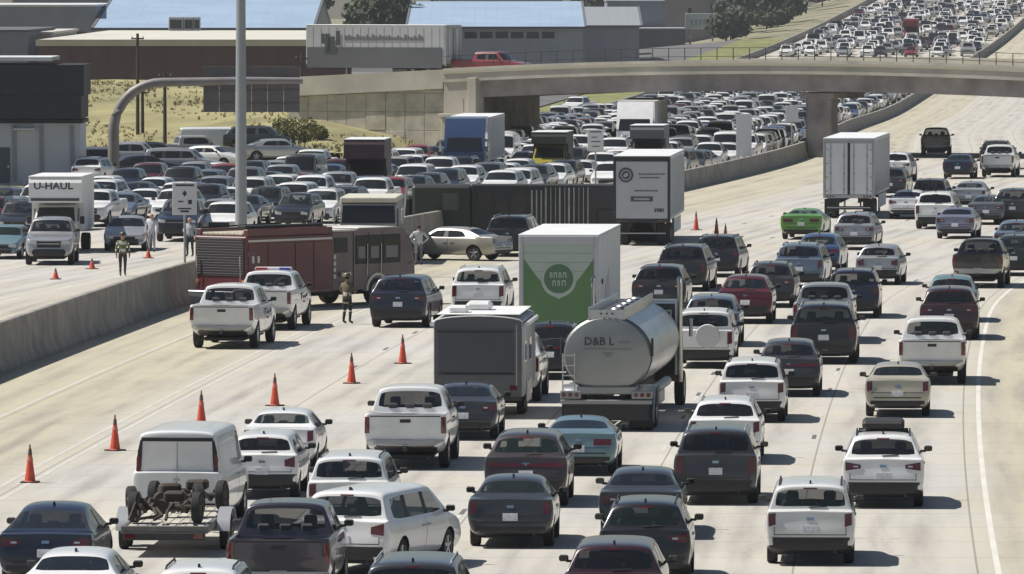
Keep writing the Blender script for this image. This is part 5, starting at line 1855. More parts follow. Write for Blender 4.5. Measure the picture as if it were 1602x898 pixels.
M_FIRERED = mat('dark_red_engine_paint', (.115, .026, .030), rough=.4, coat=.4, var=.15, scale=1)
M_FIREDK = mat('dusty_maroon_paint', (.175, .135, .125), rough=.5, var=.15, scale=1)
M_ROLL = mat('dark_roller_shutter', (.035, .030, .034), rough=.5, metal=.3, var=.1)
M_CHEV = mat('pale_reflective_stripe', (.60, .57, .52), rough=.4)
def fire_engine(label, loc, ang):
    """rear corner frame: rear face at y = 0, x = -1.25 .. 1.25"""
    t = thing('fire_engine', label, 'fire engine', loc, -ang)
    w = 1.25
    # rear body
    MB().box2((-w, 0, .55), (w, 4.9, 2.72), 0, .04).build('rear_body', [M_FIRERED], t)
    # roof walk and hose bed
    b = MB()
    for sg in (-1, 1):
        b.box2((sg * w, .1, 2.722), (sg * (w - .22), 4.9, 2.98), 0, .02)
    b.box2((-w + .225, 4.6, 2.722), (w - .225, 4.85, 3.0), 0, .02)
    b.build('hose_bed_wall', [M_FIRERED], t)
    MB().box2((-w + .24, .12, 2.73), (w - .24, 4.55, 2.86), 0, .04).build('hose_load', [mat('folded_hose_canvas', (.42, .37, .29), rough=.95, var=.4, scale=9, bump=.5, bscale=25)], t)
    b = MB()
    for k in range(3):
        b.tube([(-w + .1, .3, 3.02 + .0), (-w + .1, 4.6, 3.06)], .03, 6)
    b.box2((.65, .2, 3.0), (1.05, 4.6, 3.12), 0, .02)
    b.build('ladder_rack', [M_DARKST], t)
    # rear face: dark roller door, beavertail, lamps
    d = MB()
    for k in range(14):
        d.box2((-w + .10, -.035, 1.28 + k * .098), (w - .10, -.004, 1.28 + k * .098 + .090), 0, .008)
    d.build('rear_shutter', [M_ROLL], t)
    MB().box2((-w, -.38, .50), (w, -.003, .72), 0, .02).build('tailboard', [M_ALU], t)
    for sg in (-1, 1):
        for z, m in ((.90, M_TAIL), (1.06, M_AMBER), (2.62, M_TAIL)):
            MB().box((sg * 1.12, -.02, z), (.14, .03, .12), 0, .01).build('tail_light', [m], t)
        MB().cyl((sg * 1.05, -.12, .9), (sg * 1.05, -.12, 2.0), .025).build('grab_rail', [M_CHROME], t)
    # side compartments
    for sg in (-1, 1):
        for y0, y1 in ((.12, 1.15), (1.22, 2.7), (2.77, 3.75), (3.82, 4.8)):
            MB().box2((sg * w, y0, 1.35 if 1.2 < y0 < 2.7 else .72), (sg * (w + .03), y1, 2.45), 0, .015).build('locker_door', [M_FIRERED], t)
        MB().box2((sg * (w + .002), .1, 2.52), (sg * (w + .035), 4.85, 2.60), 0, .008).build('white_stripe', [M_CHEV], t)
        for y in (.3, .6):
            MB().box2((sg * (w + .031), y, 1.75), (sg * (w + .04), y + .12, 2.0)).build('reflector', [M_CHEV], t)
    # pump panel
    MB().box2((-w + .02, 4.92, .6), (w - .02, 6.1, 2.78), 0, .03).build('pump_house', [M_FIREDK], t)
    for sg in (-1, 1):
        MB().box2((sg * (w - .02), 5.0, 2.0), (sg * (w + .015), 5.75, 2.55), 0, .01).build('gauge_panel', [M_ROLL], t)
        for k in range(4):
            MB().box2((sg * (w - .02), 4.95, 1.05 + k * .24), (sg * (w + .02), 5.08, 1.21 + k * .24), 0, .01).build('reflector', [M_CHEV], t)
        for y, z in ((5.3, 1.2), (5.7, 1.2), (5.5, .85)):
            MB().cyl((sg * (w - .02), y, z), (sg * (w + .16), y, z), .09, .09, 12).build('hose_outlet', [M_CHROME], t)
    MB().box2((-w - .02, 4.93, 2.783), (w + .02, 6.1, 2.86), 0, .02).build('pump_roof', [M_CHEV], t)
    # crew cab
    MB().prism([(6.12, .6), (6.12, 2.80), (6.4, 2.86), (8.9, 2.86), (9.45, 2.40), (9.65, 1.6), (9.65, .6)], -w, w, 0, 'x').build('cab', [M_FIREDK], t, angle=25)
    MB().box2((-w + .1, 6.5, 2.863), (w - .1, 8.7, 2.90), 0, .02).build('cab_roof', [M_CHEV], t)
    for sg in (-1, 1):
        for y0, y1 in ((6.25, 6.85), (6.98, 7.65), (7.85, 8.75)):
            f = MB().box2((sg * (w + .001), y0 - .06, 1.55), (sg * (w + .018), y1 + .06, 2.62), 0, .01).build('window_frame', [M_TRIM], t)
            MB().box2((sg * (w + .019), y0, 1.72), (sg * (w + .026), y1, 2.50), 0, .002).build('pane', [M_GLASS], f)
            MB().box2((sg * (w + .027), y0 + .1, 1.76), (sg * (w + .030), y1 - .12, 2.2)).build('painted_reflection', [mat('painted_reflection_grey', (.17, .165, .17), rough=.4)], f)  # pale window reflection painted as a thin plate over the pane
        for y in (6.95, 7.75):
            MB().box2((sg * (w + .001), y - .015, .75), (sg * (w + .012), y + .015, 2.75)).build('door_seam', [M_TRIM], t)
            MB().cyl((sg * (w + .05), y - .1, 1.1), (sg * (w + .05), y - .1, 2.3), .02).build('grab_rail', [M_CHROME], t)
        q = [k * math.pi / 9 for k in range(10)]
        MB().loft([[(sg * x, 7.45 - r_ * math.cos(a), .55 + r_ * math.sin(a)) for x, r_ in ((1.10, .66), (w + .05, .66), (w + .05, .56), (1.10, .56))] for a in q]).build('wheel_arch', [M_CHEV], t)
        MB().loft([[(sg * x, 1.95 - r_ * math.cos(a), .55 + r_ * math.sin(a)) for x, r_ in ((1.10, .66), (w + .05, .66), (w + .05, .56), (1.10, .56))] for a in q]).build('wheel_arch', [M_CHEV], t)
        MB().box((sg * (w + .28), 9.35, 2.15), (.10, .16, .55), 0, .03).build('mirror', [M_SILV], t)
        MB().tube([(sg * w, 9.2, 2.7), (sg * (w + .28), 9.35, 2.6), (sg * (w + .28), 9.35, 1.6), (sg * w, 9.3, 1.5)], .025, 6).build('mirror_arm', [M_CHROME], t)
    MB().box2((-1.1, 9.662, 1.65), (1.1, 9.69, 1.7)).build('wiper', [M_TRIM], t)
    MB().loft([[(-1.1, 9.655, 1.66), (1.1, 9.655, 1.66), (1.1, 9.64, 1.66), (-1.1, 9.64, 1.66)], [(-1.0, 9.47, 2.42), (1.0, 9.47, 2.42), (1.0, 9.45, 2.42), (-1.0, 9.45, 2.42)]]).build('windshield', [M_GLASS], t)
    MB().box2((-w, 9.68, .45), (w, 10.1, .75), 0, .05).build('bumper', [M_CHROME], t)
    b = MB().box2((-.6, .1, .4), (.6, 9.5, .62))
    for y in (1.95, 7.45):
        b.cyl((-1.1, y, .52), (1.1, y, .52), .07)
    b.build('chassis', [M_DARKST], t)
    wheels(t, (-1.12, 1.12), (7.45,), r=.52, w=.30)
    wheels(t, (-1.12, -.80, .80, 1.12), (1.95,), r=.52, w=.28)
    return t

def heavy_rescue(label, loc, ang):
    """a pale walk-in truck with a dark screen, front at y = 0 facing -y"""
    t = thing('rescue_truck', label, 'truck', loc, -ang)
    cr = mat('cream_roof_paint', (.56, .54, .44), rough=.5, var=.1); gr = mat('pale_grey_cab_paint', (.33, .325, .335), rough=.5, var=.1)
    MB().prism([(.0, .6), (.02, 1.55), (.30, 2.55), (.5, 2.62), (6.0, 2.62), (6.0, .6)], -1.2, 1.2, 0, 'x').build('body', [gr], t, angle=25)
    MB().box2((-1.22, .25, 2.623), (1.22, 6.0, 2.86), 0, .05).build('roof', [cr], t)
    MB().loft([[(-1.14, .02, 1.75), (1.14, .02, 1.75), (1.14, .08, 1.75), (-1.14, .08, 1.75)], [(-1.10, .255, 2.50), (1.10, .255, 2.50), (1.10, .32, 2.5), (-1.10, .32, 2.5)]]).build('windshield', [M_GLASS], t)
    for sg in (-1, 1):
        MB().box((sg * 1.46, .05, 2.1), (.12, .14, .55), 0, .03).build('mirror', [M_SILV], t)
        MB().tube([(sg * 1.2, .2, 2.5), (sg * 1.46, .05, 2.45), (sg * 1.46, .05, 1.7), (sg * 1.2, .2, 1.6)], .02, 6).build('mirror_arm', [M_CHROME], t)
        MB().box((sg * .9, -.02, .95), (.24, .06, .18), 0, .02).build('headlight', [M_HEAD], t)
        MB().box2((sg * 1.202, .6, 1.6), (sg * 1.212, 1.5, 2.35)).build('side_window', [M_GLASS], t)
    MB().box2((-.6, -.05, .8), (.6, -.003, 1.15), 0, .02).build('grille', [M_TRIM], t)
    MB().box2((-1.2, -.16, .42), (1.2, -.003, .68), 0, .03).build('bumper', [M_CHROME], t)
    MB().box2((-.9, .1, .45), (.9, 5.9, .598)).build('chassis', [M_DARKST], t)
    wheels(t, (-1.05, 1.05), (1.0, 4.6), r=.46, w=.28)
    return t

def overturned_rig(loc, ang):
    dk = mat('overturned_black_skin', (.012, .013, .016), rough=.55, var=.25, scale=.6)
    gk = mat('overturned_dark_green', (.017, .022, .019), rough=.5, var=.3, scale=.6)
    rib = mat('grey_roof_bow', (.27, .28, .29), rough=.5, var=.3, scale=2)
    t = thing('overturned_trailer', 'black box trailer lying on its side across the inner lanes, pale ribs showing', 'semi trailer', loc, -ang)
    L, Hh, Wd = 8.6, 2.62, 3.0
    MB().box2((0, 0, .04), (L, Wd, Hh), 0, .03).build('box', [dk], t)
    for k in range(13):
        MB().box2((2.75 + k * .215 + rng.uniform(-.03, .03), -.06, .62), (2.81 + k * .215, -.002, Hh - .10 - rng.uniform(0, .35) * (k < 3)), 0, .008).build('rib', [rib], t)
    MB().box2((0, -.09, Hh - .06), (L, -.002, Hh + .02), 0, .02).build('edge_rail', [M_DARKST], t)
    MB().box2((0.3, -.12, .36), (L, -.002, .50), 0, .02).build('frame_rail', [M_DARKST], t)
    MB().box2((5.8, -.10, .62), (L, -.002, 1.5), 0, .05).build('dented_panel', [dk], t)
    for x0, x1, z0, z1 in ((.2, .9, 1.5, 2.4), (1.0, 1.7, .8, 2.0), (1.75, 2.5, 1.2, 2.35)):
        MB().prism([(x0, z0), (x1, z0 + .12), (x1 - .08, z1), (x0 + .15, z1 - .1)], -.05, -.002).build('torn_panel', [M_DARKST], t)
    for k in range(5):
        x = .4 + k * 1.25
        MB().tube([(x, -.06, .3), (x + .5, -.14, .75 + .2 * (k % 2)), (x + 1.1, -.05, .45)], .035, 6).build('loose_hose', [M_TRIM], t)
    for k in range(6):
        MB().box((1.0 + k * 1.3 + rng.uniform(-.4, .4), -.5 - rng.uniform(0, .8), .05), (rng.uniform(.2, .6), rng.uniform(.2, .4), .08), 0, .02, None, rng.uniform(0, 3)).build('shed_fragment', [M_DARKST], t)
    wheels_ = MB()
    tyre, rim = wheel_pair(.50, .28, M_ALU)
    for x in (6.0, 7.25):
        for z in (.45, 2.15):
            o = link('wheel', tyre, t, (x, Wd + .62, z))
            o.rotation_euler = (R(0), R(90), 0)
            link('rim', rim, o)
    MB().box2((4.8, Wd + .003, .9), (8.3, Wd + .9, 1.7)).build('bogie', [M_DARKST], t)
    c = thing('overturned_tractor', 'dark green truck cab lying on its side at the end of the black trailer', 'truck', loc, -ang)
    c.location = Vector(loc)
    MB().box2((-2.75, .0, .05), (.0, 2.9, 2.62), 0, .12).build('cab', [gk], c)
    MB().box2((-3.4, .5, .06), (-2.76, 2.5, 2.1), 0, .15).build('bonnet', [gk], c)
    MB().box2((-1.35, -.04, 1.45), (-.62, -.003, 2.25), 0, .01).build('roof_window', [mat('grey_green_skylight', (.06, .075, .06), rough=.2)], c)
    for x in (-2.9, -.8):
        o = link('wheel', tyre, c, (x, 3.1, 1.9))
        o.rotation_euler = (0, R(90), 0)
        link('rim', rim, o)
    MB().tube([(-3.2, .3, .1), (-3.1, .2, 1.6), (-3.0, .3, 2.6)], .05, 8).build('exhaust_stack', [M_CHROME], c)
    return t

# ---- traffic cones
def _cone_meshes(h):
    orange = mat('cone_orange', (.62, .085, .04), rough=.55, var=.12, scale=4)
    n = 16
    prof = [(.155, .035), (.135, .05), (.05, h * .80), (.035, h * .88), (.030, h)]
    body = MB().loft([[(r_ * math.cos(2 * math.pi * k / n), r_ * math.sin(2 * math.pi * k / n), z) for k in range(n)] for r_, z in prof]).mesh('cone_body', [orange])
    base = MB().box((0, 0, .018), (.42, .42, .036), 0, .012).mesh('base', [mat('cone_base_rubber', (.05, .022, .018), rough=.8)])
    top = MB().cyl((0, 0, h * .80), (0, 0, h * .97), .056, .038, n).cyl((0, 0, h * .97), (0, 0, h * 1.10), .020, .020, 10).mesh('top_grip', [mat('cone_top_dark', (.10, .085, .075), rough=.7)])
    col = MB().cyl((0, 0, h * .62), (0, 0, h * .74), .082, .062, n).mesh('collar', [mat('cone_collar', (.58, .18, .13), rough=.4)])
    return body, base, top, col
_cone = {}
def cone(loc, label, h=.84, group='orange cones closing the inner lanes'):
    if h not in _cone:
        _cone[h] = _cone_meshes(h)
    t = thing('traffic_cone', label, 'traffic cone', loc, rng.uniform(0, 1.5), group)
    for me in _cone[h]:
        link(me.name.split('.')[0], me, t)
    return t

# ---- people
def person(label, loc, ang, jacket, trousers, hair=None, helmet=None, pose='stand', stripes=None, seed=0):
    """one skinned body; ang is where they face (clockwise from +Y)"""
    t = thing('person', label, 'person', loc, -ang)
    sk = mat('skin_tone', (.42, .25, .17), rough=.6)
    V, E, Rr = [], [], []
    def v(p, r, par=None):
        V.append(p); Rr.append(r)
        if par is not None:
            E.append((par, len(V) - 1))
        return len(V) - 1
    pel = v((0, 0, .95), .145)
    wa = v((0, .01, 1.10), .135, pel)
    ch = v((0, .0, 1.30), .165, wa)
    nk = v((0, -.01, 1.47), .062, ch)
    hd0 = v((0, .015, 1.56), .075, nk)
    hd1 = v((0, .025, 1.65), .098, hd0)
    hd2 = v((0, .01, 1.73), .075, hd1)
    v((0, .125, 1.63), .014, hd1)                           # nose
    for sg in (-1, 1):
        v((sg * .098, .0, 1.635), .016, hd1)                # ears
        hip = v((sg * .10, 0, .88), .105, pel)
        st = .10 if pose == 'walk' else .02
        kn = v((sg * .11, .03 + sg * st, .49), .068, hip)
        an = v((sg * .115, -.03 + sg * st * 1.6, .11), .046, kn)
        v((sg * .125, .15 + sg * st * 1.6, .045), .042, an)
        sh = v((sg * .20, -.01, 1.40), .070, ch)
        if pose == 'bent_arms' or (pose == 'hold' and sg > 0):
            el, wr_ = (sg * .29, .03, 1.14), (sg * .18, .25, 1.12)
            hd = (sg * .13, .32, 1.13)
        elif pose == 'hips':
            el, wr_ = (sg * .40, -.06, 1.16), (sg * .22, .05, 1.0)
            hd = (sg * .17, .08, .96)
        else:
            el, wr_ = (sg * .27, -.03, 1.14), (sg * .27, .06, .90)
            hd = (sg * .265, .085, .82)
        e_ = v(el, .050, sh)
        w_ = v(wr_, .032, e_)
        h_ = v(hd, .036, w_)
        dv = (Vector(hd) - Vector(wr_)).normalized()
        sd = dv.orthogonal().normalized()
        for k, ln in enumerate((.062, .075, .080, .072)):
            b0 = Vector(hd) + sd * (k - 1.5) * .019 + dv * .035
            a_ = v(tuple(b0), .0095, h_)
            v(tuple(b0 + dv * ln * .6 + Vector((0, .012, -.004))), .0085, a_)
        tb = Vector(wr_) + dv * .03 + sd * .042
        a_ = v(tuple(tb), .0105, w_)
        v(tuple(tb + dv * .045 + sd * .012), .009, a_)
    me = bpy.data.meshes.new('figure')
    me.from_pydata(V, E, [])
    o = link('figure', me)
    o.modifiers.new('k', 'SKIN')
    for i, r_ in enumerate(Rr):
        me.skin_vertices[0].data[i].radius = (r_, r_)
        me.skin_vertices[0].data[i].use_root = (i == 0)
    s_ = o.modifiers.new('s', 'SUBSURF'); s_.levels = s_.render_levels = 1
    ev = eval_mesh(o)
    bpy.data.objects.remove(o)
    mj = mat('cloth_' + jacket[0], jacket[1], rough=.9, var=.18, scale=7)
    mt = mat('cloth_' + trousers[0], trousers[1], rough=.9, var=.18, scale=7)
    mh = mat('hair_' + (hair or ('dark', (.03, .02, .015)))[0], (hair or ('dark', (.03, .02, .015)))[1], rough=.8)
    ms = mat('pale_reflective_stripe', (.60, .57, .52), rough=.4)
    mb_ = mat('black_boots', (.02, .018, .017), rough=.6)
    ev.materials.clear()
    for m in (sk, mj, mt, mh, ms, mb_):
        ev.materials.append(m)
    for p in ev.polygons:
        c = p.center
        hand = c.z < .885 and abs(c.x) > .20 and c.z > .6 or (pose in ('bent_arms', 'hold') and c.y > .26 and 1.0 < c.z < 1.25)
        if hand:
            k = 0
        elif c.z < .14:
            k = 5
        elif c.z > 1.50:
            k = 3 if (c.z > 1.70 or (c.y < .0 and c.z > 1.57)) else 0
        elif c.z < .93:
            k = 2
        else:
            k = 1
        if stripes and k in (1, 2):
            for z0_ in stripes:
                if z0_ < c.z < z0_ + .06:
                    k = 4
        p.material_index = k
        p.use_smooth = True
    link('body', ev, t)
    for sg in (-1, 1):
        MB().cyl((sg * .036, .108, 1.665), (sg * .036, .118, 1.665), .011, .008, 8).build('eye', [mat('eye_dark', (.02, .015, .012), rough=.2)], t)
    MB().box((0, .108, 1.578), (.045, .012, .010), 0, .003).build('mouth', [mat('lip_tone', (.30, .12, .10), rough=.6)], t)
    if helmet:
        hm = mat('helmet_' + helmet[0], helmet[1], rough=.35)
        n = 16
        rings = []
        for z, r_ in ((1.675, .165), (1.68, .125), (1.74, .12), (1.80, .085), (1.825, .03)):
            rings.append([(r_ * math.cos(2 * math.pi * k / n), .0 + r_ * 1.18 * math.sin(2 * math.pi * k / n), z) for k in range(n)])
        MB().loft(rings).build('helmet', [hm], t)
    return t
# ------------------------------------------------------------------ northbound vehicles (seen from behind)
def fwd(a):
    return Vector((math.sin(a), math.cos(a), 0))
def spot(px, D):
    D = D * K                    # survey distance -> metres
    return Vector(((px - 801) * D / F_PX, D, road_z(D)))
GN = 'northbound vehicles creeping past the crash'
occupied = []
def nb(kind, px, D, colour, label, da=0.0, scale=1.0, full=True, group=GN, **kw):
    a = road_ang(D * K) + R(da)
    p = spot(px, D - .3)
    occupied.append((p.x, p.y))
    return put_car(kind, p, a, colour, label, group, full, scale, **kw)

nb('fastback', 88, 77.8, 'navy', 'dark navy fastback car with a glass roof, lowest beside the cone line')
nb('sedan', 124, 72.6, 'white', 'white sedan with dark rear glass just behind the navy fastback')
nb('crossover', 322, 69.6, 'white', 'white roofed car following the dark pickup, only its upper half showing')
nb('pickup', 452, 75.6, 'plum grey', 'dark plum grey pickup beside the angled white minivan')
nb('minivan', 597, 79.6, 'white', 'white minivan turned aslant, changing lanes behind the white crossover', da=15)
nb('crossover_b', 556, 85.4, 'white', 'white crossover with roof rails almost hidden behind the slanting minivan')
nb('suv', 655, 69.6, 'dark grey', 'dark sport utility car with pale roof rails behind the white minivan')
nb('hatch', 420, 90.8, 'white', 'white hatchback alongside the white cargo van')
nb('sedan_b', 447, 96.0, 'white', 'white sedan just ahead of the white hatchback, near the third cone')
nb('pickup', 646, 96.6, 'white', 'white pickup with dark tailgate emblem behind the grey travel trailer', scale=1.02)
nb('sedan', 732, 102.4, 'dark grey', 'dark grey sedan squeezed between the white pickup and the travel trailer')
nb('coupe', 911, 95.2, 'teal', 'pale teal coupe following the tanker truck')
nb('crossover_c', 830, 89.6, 'brown', 'dark brown crossover between the teal coupe and a dark grey sedan', scale=1.04)
nb('sedan_b', 806, 83.2, 'dark grey', 'dark grey sedan directly behind the dark brown crossover')
nb('sedan', 1008, 84.6, 'dark grey', 'dark grey sedan almost touching the black crossover behind it')
nb('crossover', 1014, 78.2, 'black', 'black crossover between a dark grey sedan and the last maroon utility car')
nb('suv_b', 966, 72.4, 'dark maroon', 'dark maroon utility car following the black crossover at the end of its lane', scale=.96)
nb('suv', 1124, 90.0, 'dark grey', 'dark grey sport utility car with silver trim behind the white wagon', scale=.98)
nb('wagon', 1138, 97.4, 'white', 'white station wagon right behind the tanker lane, ahead of the dark grey utility car')
nb('crossover_b', 1180, 106.4, 'white', 'white crossover in line behind the dark charcoal crossover')
nb('crossover_c', 1237, 112.8, 'dark grey', 'charcoal crossover with silver rails between the white crossover and black utility car')
r27 = nb('crossover', 1383, 89.4, 'white', 'white crossover carrying a black roof box in the outermost lane', scale=1.02)
nb('crossover_b', 1270, 80.8, 'pearl', 'white crossover last in the lane next to the roof box car')
nb('sedan_b', 1406, 107.6, 'beige', 'beige older sedan behind the white pickup in the outermost lane', scale=.99)
nb('pickup', 1460, 116.4, 'white', 'white pickup directly ahead of the beige older sedan')
nb('suv_b', 1487, 130.4, 'dark maroon', 'tall dark maroon utility car ahead of the white pickup in the outermost lane')
nb('crossover_c', 1491, 137.0, 'teal', 'pale teal roofed crossover hidden in front of the tall maroon utility car')
nb('small_pickup', 1537, 152.2, 'black', 'black compact pickup with big tyres near the outer edge line', scale=1.05)
nb('crossover', 1592, 158.0, 'dark green', 'dark green crossover just past the black compact pickup')
nb('suv', 1292, 122.4, 'black', 'large black utility car with a full width dark tailgate', scale=1.06)
nb('pickup', 1292, 129.4, 'silver', 'silver pickup cab showing over the large black utility car')
nb('crossover_b', 1338, 138.6, 'navy', 'navy crossover beside the silver pickup', scale=1.02)
nb('crossover_c', 1170, 136.4, 'maroon', 'maroon red crossover in the middle lanes', scale=1.04)
nb('crossover', 1210, 143.0, 'dark grey', 'dark grey crossover partly covered by the maroon red one')
nb('suv_b', 1117, 128.0, 'steel blue', 'steel blue utility car behind the chrome stack, ahead of the spare wheel car', scale=.96)
r41 = nb('boxy_suv', 1106, 121.0, 'white', 'boxy white off road car with a covered spare wheel beside the tanker cab')
nb('crossover_b', 1258, 151.6, 'steel blue', 'slate blue crossover with smooth back, two lanes from the lime green coupe', scale=1.04)
nb('crossover_c', 1287, 159.4, 'blue', 'deep blue crossover just ahead of the slate blue one')
nb('hatch', 1380, 153.4, 'silver', 'small silver hatchback alone on open concrete near the black compact pickup', scale=1.03)
nb('crossover', 1344, 173.0, 'pale grey', 'pale grey crossover behind the tall white door trailer')
nb('muscle', 1262, 180.0, 'lime green', 'lime green muscle coupe beside the white door trailer')
nb('suv', 1076, 150.4, 'black', 'black tall utility car behind the trailer with the round emblem')
nb('crossover_b', 1130, 157.4, 'black', 'black crossover at the outer side of the black tall utility car')
nb('suv_b', 1037, 140.4, 'black', 'black utility car between the tanker cab and the emblem trailer')
nb('suv', 756, 139.0, 'white', 'white police utility car parked between the dark blue one and the green truck')
nb('suv_b', 637, 135.0, 'navy', 'dark navy utility car parked aslant behind the fire engine', scale=1.02, da=3)
r54 = nb('pickup', 366, 127.6, 'white', 'white service pickup parked on the shoulder behind the police pickup', scale=1.06, da=2)
r55 = nb('pickup', 427, 134.2, 'white', 'white police pickup with a red and blue light bar behind the fire engine', scale=1.03, da=2)
put_car('sedan', spot(711, 165.8), R(-62), 'tan', 'silver beige sedan stopped crosswise in front of the black overturned trailer', GN)
nb('suv', 806, 169.0, 'black', 'black utility car beside the silver beige sedan, mostly behind the green box truck')
nb('crossover_c', 865, 117.6, 'black', 'black crossover wedged between the travel trailer and the green box truck', scale=1.05)
far_nb = [('suv_b', 1405, 230, 'white', 'white utility car beside the front corner of the white door trailer'),
          ('crossover', 1398, 214, 'dark grey', 'dark grey crossover tucked against the side of the white door trailer'),
          ('crossover_b', 1460, 201, 'black', 'black crossover just ahead of a white utility car and small white sedan'),
          ('suv', 1470, 187.4, 'white', 'white utility car with a dark rear window directly before the lavender sedan'),
          ('sedan', 1501, 180.4, 'lavender', 'lavender grey sedan behind the white utility car'),
          ('sedan_b', 1521, 203, 'silver', 'silver sedan ahead of the grey sedan near the outer lanes'),
          ('suv_b', 1590, 191, 'dark grey', 'dark grey utility car next to the grey sedan at the outer lane'),
          ('sedan', 1549, 190.6, 'grey', 'grey rounded sedan between the lavender sedan and dark grey utility car'),
          ('crossover_c', 1594, 168, 'steel blue', 'pale blue crossover ahead of the dark green crossover'),
          ('pickup', 1465, 264, 'dark grey', 'dark pickup alone, furthest up the northbound road under the bridge shadow'),
          ('sedan_b', 1503, 233, 'navy', 'navy sedan in the strip of bridge shadow'),
          ('pickup', 1566, 235, 'white', 'white pickup just behind a black utility car at the bridge shadow'),
          ('suv', 1560, 244, 'black', 'black utility car in front of the white pickup under the bridge shadow'),
          ('sedan', 1424, 195, 'white', 'small white sedan beside the white utility car')]
for kind, px, D, c, lab in far_nb:
    nb(kind, px, D, c, lab)

# extras that make single cars recognisable
S_ = SPECS['crossover']
t = tag(link('roof_box', None, None, r27.location + Vector((0, 0, 1.72)), r27.rotation_euler.z), 'black flat cargo box strapped on the roof of a white crossover', 'roof box')
MB().box((0, -.15, .12), (.98, 1.5, .22), 0, .07).build('shell', [M_TRIM], t)
for y in (-.7, .3):
    MB().box((0, y, -.03), (1.15, .06, .05)).build('crossbar', [M_DARKST], t)
hb = SPECS['boxy_suv']['L'] / 2
sp = MB().cyl((.12, -hb - .02, 1.02), (.12, -hb - .25, 1.02), .38, .36, 24).build('spare_wheel_cover', [mat('pale_vinyl_cover', (.50, .50, .49), rough=.5)], r41)
# police and service pickups: light bar, door lettering (unreadable dashes)
b = MB().box((0, .15, 1.985), (1.25, .34, .10), 0, .03)
lb = b.build('light_bar', [mat('white_bar_housing', (.60, .58, .60), rough=.3)], r55)
MB().box((-.40, -.03, 1.985), (.40, .03, .07)).build('red_lens', [mat('red_beacon_lens', (.40, .02, .025), rough=.2)], lb)
MB().box((.40, -.03, 1.985), (.36, .03, .07)).build('blue_lens', [mat('blue_beacon_lens', (.04, .06, .42), rough=.2)], lb)
for rt in (r54, r55):
    b = MB()
    for y, z, ln, h in ((.15, .98, .62, .10), (-.35, .98, .16, .16), (.2, .84, .4, .05), (.95, 1.0, .18, .12)):
        b.box2((1.018, y, z), (1.026, y + ln, z + h))
    b.build('door_lettering', [M_INKD], rt)

# ------------------------------------------------------------------ special vehicles
RA = lambda D: road_ang(D)
utility_trailer('low utility trailer with a bleached plank deck behind the white cargo van', spot(256, 80.6), R(2.5))
up = spot(256, 80.6)
va = R(2.5)
def on_deck(x, y, z):
    return up + Matrix.Rotation(-va, 3, 'Z') @ Vector((x, y, z))
scrap_axle('rusty axle with two old tyres lying foremost on the plank trailer', on_deck(.10, 4.9, .66), va + R(8), 1.5, seed=3)
scrap_axle('rusty axle tipped across the middle of the plank trailer', on_deck(-.22, 2.9, .70), va - R(14), 1.45, seed=5, struts=3)
scrap_axle('rusty axle with bent bars at the rear of the plank trailer', on_deck(-.05, 1.0, .66), va + R(5), 1.35, seed=8, struts=4)
nb('van', 300, 86.2, 'white', 'white windowless cargo van with dark tail lamps towing the plank trailer', da=2)
travel_trailer('dark grey backed travel trailer with a white roof', spot(748, 106.0), R(3.4))
nb('pickup', 798, 111.6, 'white', 'white pickup towing the grey travel trailer, its flank peeping out beside it')
tanker('polished silver tanker truck with a ladder walkway on top', spot(949, 103.0), R(5.2))
green_box_truck('box truck with a green and pale emblem on its rear roller door', spot(874, 122.5), R(4.4))
semi_trailer('white box trailer with a round dark emblem and lines of lettering on its rear', spot(1004, 174.5), R(3.8), logo=True)
semi_trailer('tall white box trailer with two plain rear doors and a dark underbody', spot(1328, 194.0), R(5.8))
fire_engine('dark red fire engine parked aslant across the inner lanes', Vector((-10.7, 140.6 * K, 0)), R(39))
heavy_rescue('pale grey heavy truck with a cream roof and dark screen facing the camera', spot(576, 163.2), R(2))
overturned_rig(spot(738, 177.0), R(0))

# ------------------------------------------------------------------ cones
for px, py, lab in ((47, 755, 'orange traffic cone nearest the camera, first of the slanting row'), (180, 705, 'orange traffic cone second in the slanting row, behind the white van'),
                    (315, 664, 'orange traffic cone just above the roof of the white cargo van'), (430, 635, 'orange traffic cone above the white sedan ahead of the hatchback'),
                    (550, 600, 'orange traffic cone standing clear, next to last in the slanting row'), (630, 569, 'orange traffic cone last in the row beside the travel trailer'),):
    cone(at(px, py), lab)
for px, py, lab in ((1089, 360, 'brownish orange cone beside the rear of the emblem trailer'), (1121, 371, 'red orange cone, middle one of three past the emblem trailer'), (1135, 381, 'dark orange cone right behind the roof of a black crossover')):
    cone(at(px, py), lab, group='orange cones beyond the stopped trailer')
for px, py, lab in ((87, 437, 'small orange cone in front of the silver southbound pickup'), (144, 421, 'small orange cone at the corner of the silver southbound pickup'), (232, 404, 'small orange cone beside a person near the blue pickup')):
    cone(at(px, py), lab, h=.42, group='small cones on the southbound side')

# ------------------------------------------------------------------ people
TAN = ('tan_turnout', (.16, .125, .075)); DARK = ('dark_turnout', (.035, .032, .028)); OLIVE = ('olive_vest', (.13, .15, .05)); WHT = ('white_shirt', (.55, .56, .58)); GREYT = ('grey_trousers', (.13, .135, .15)); NAVY = ('navy_work', (.03, .035, .05)); LGREY = ('pale_grey_shirt', (.36, .38, .41))
person('person in dark gear and an olive vest walking behind the median barrier', at(192, 432), R(170), OLIVE, DARK, helmet=('dark', (.05, .05, .02)), pose='walk', stripes=(1.05, 1.3), seed=1)
person('person in a white shirt and grey trousers beside the silver beige sedan, back turned', Vector((-3.95, 162.4 * K, 0)), R(-8), WHT, GREYT, pose='hips', seed=2)
person('firefighter in tan turnout gear and helmet behind the dark navy utility car', at(543, 507), R(35), TAN, DARK, helmet=('tan', (.16, .12, .06)), pose='bent_arms', stripes=(1.02, .45, .70), seed=3)
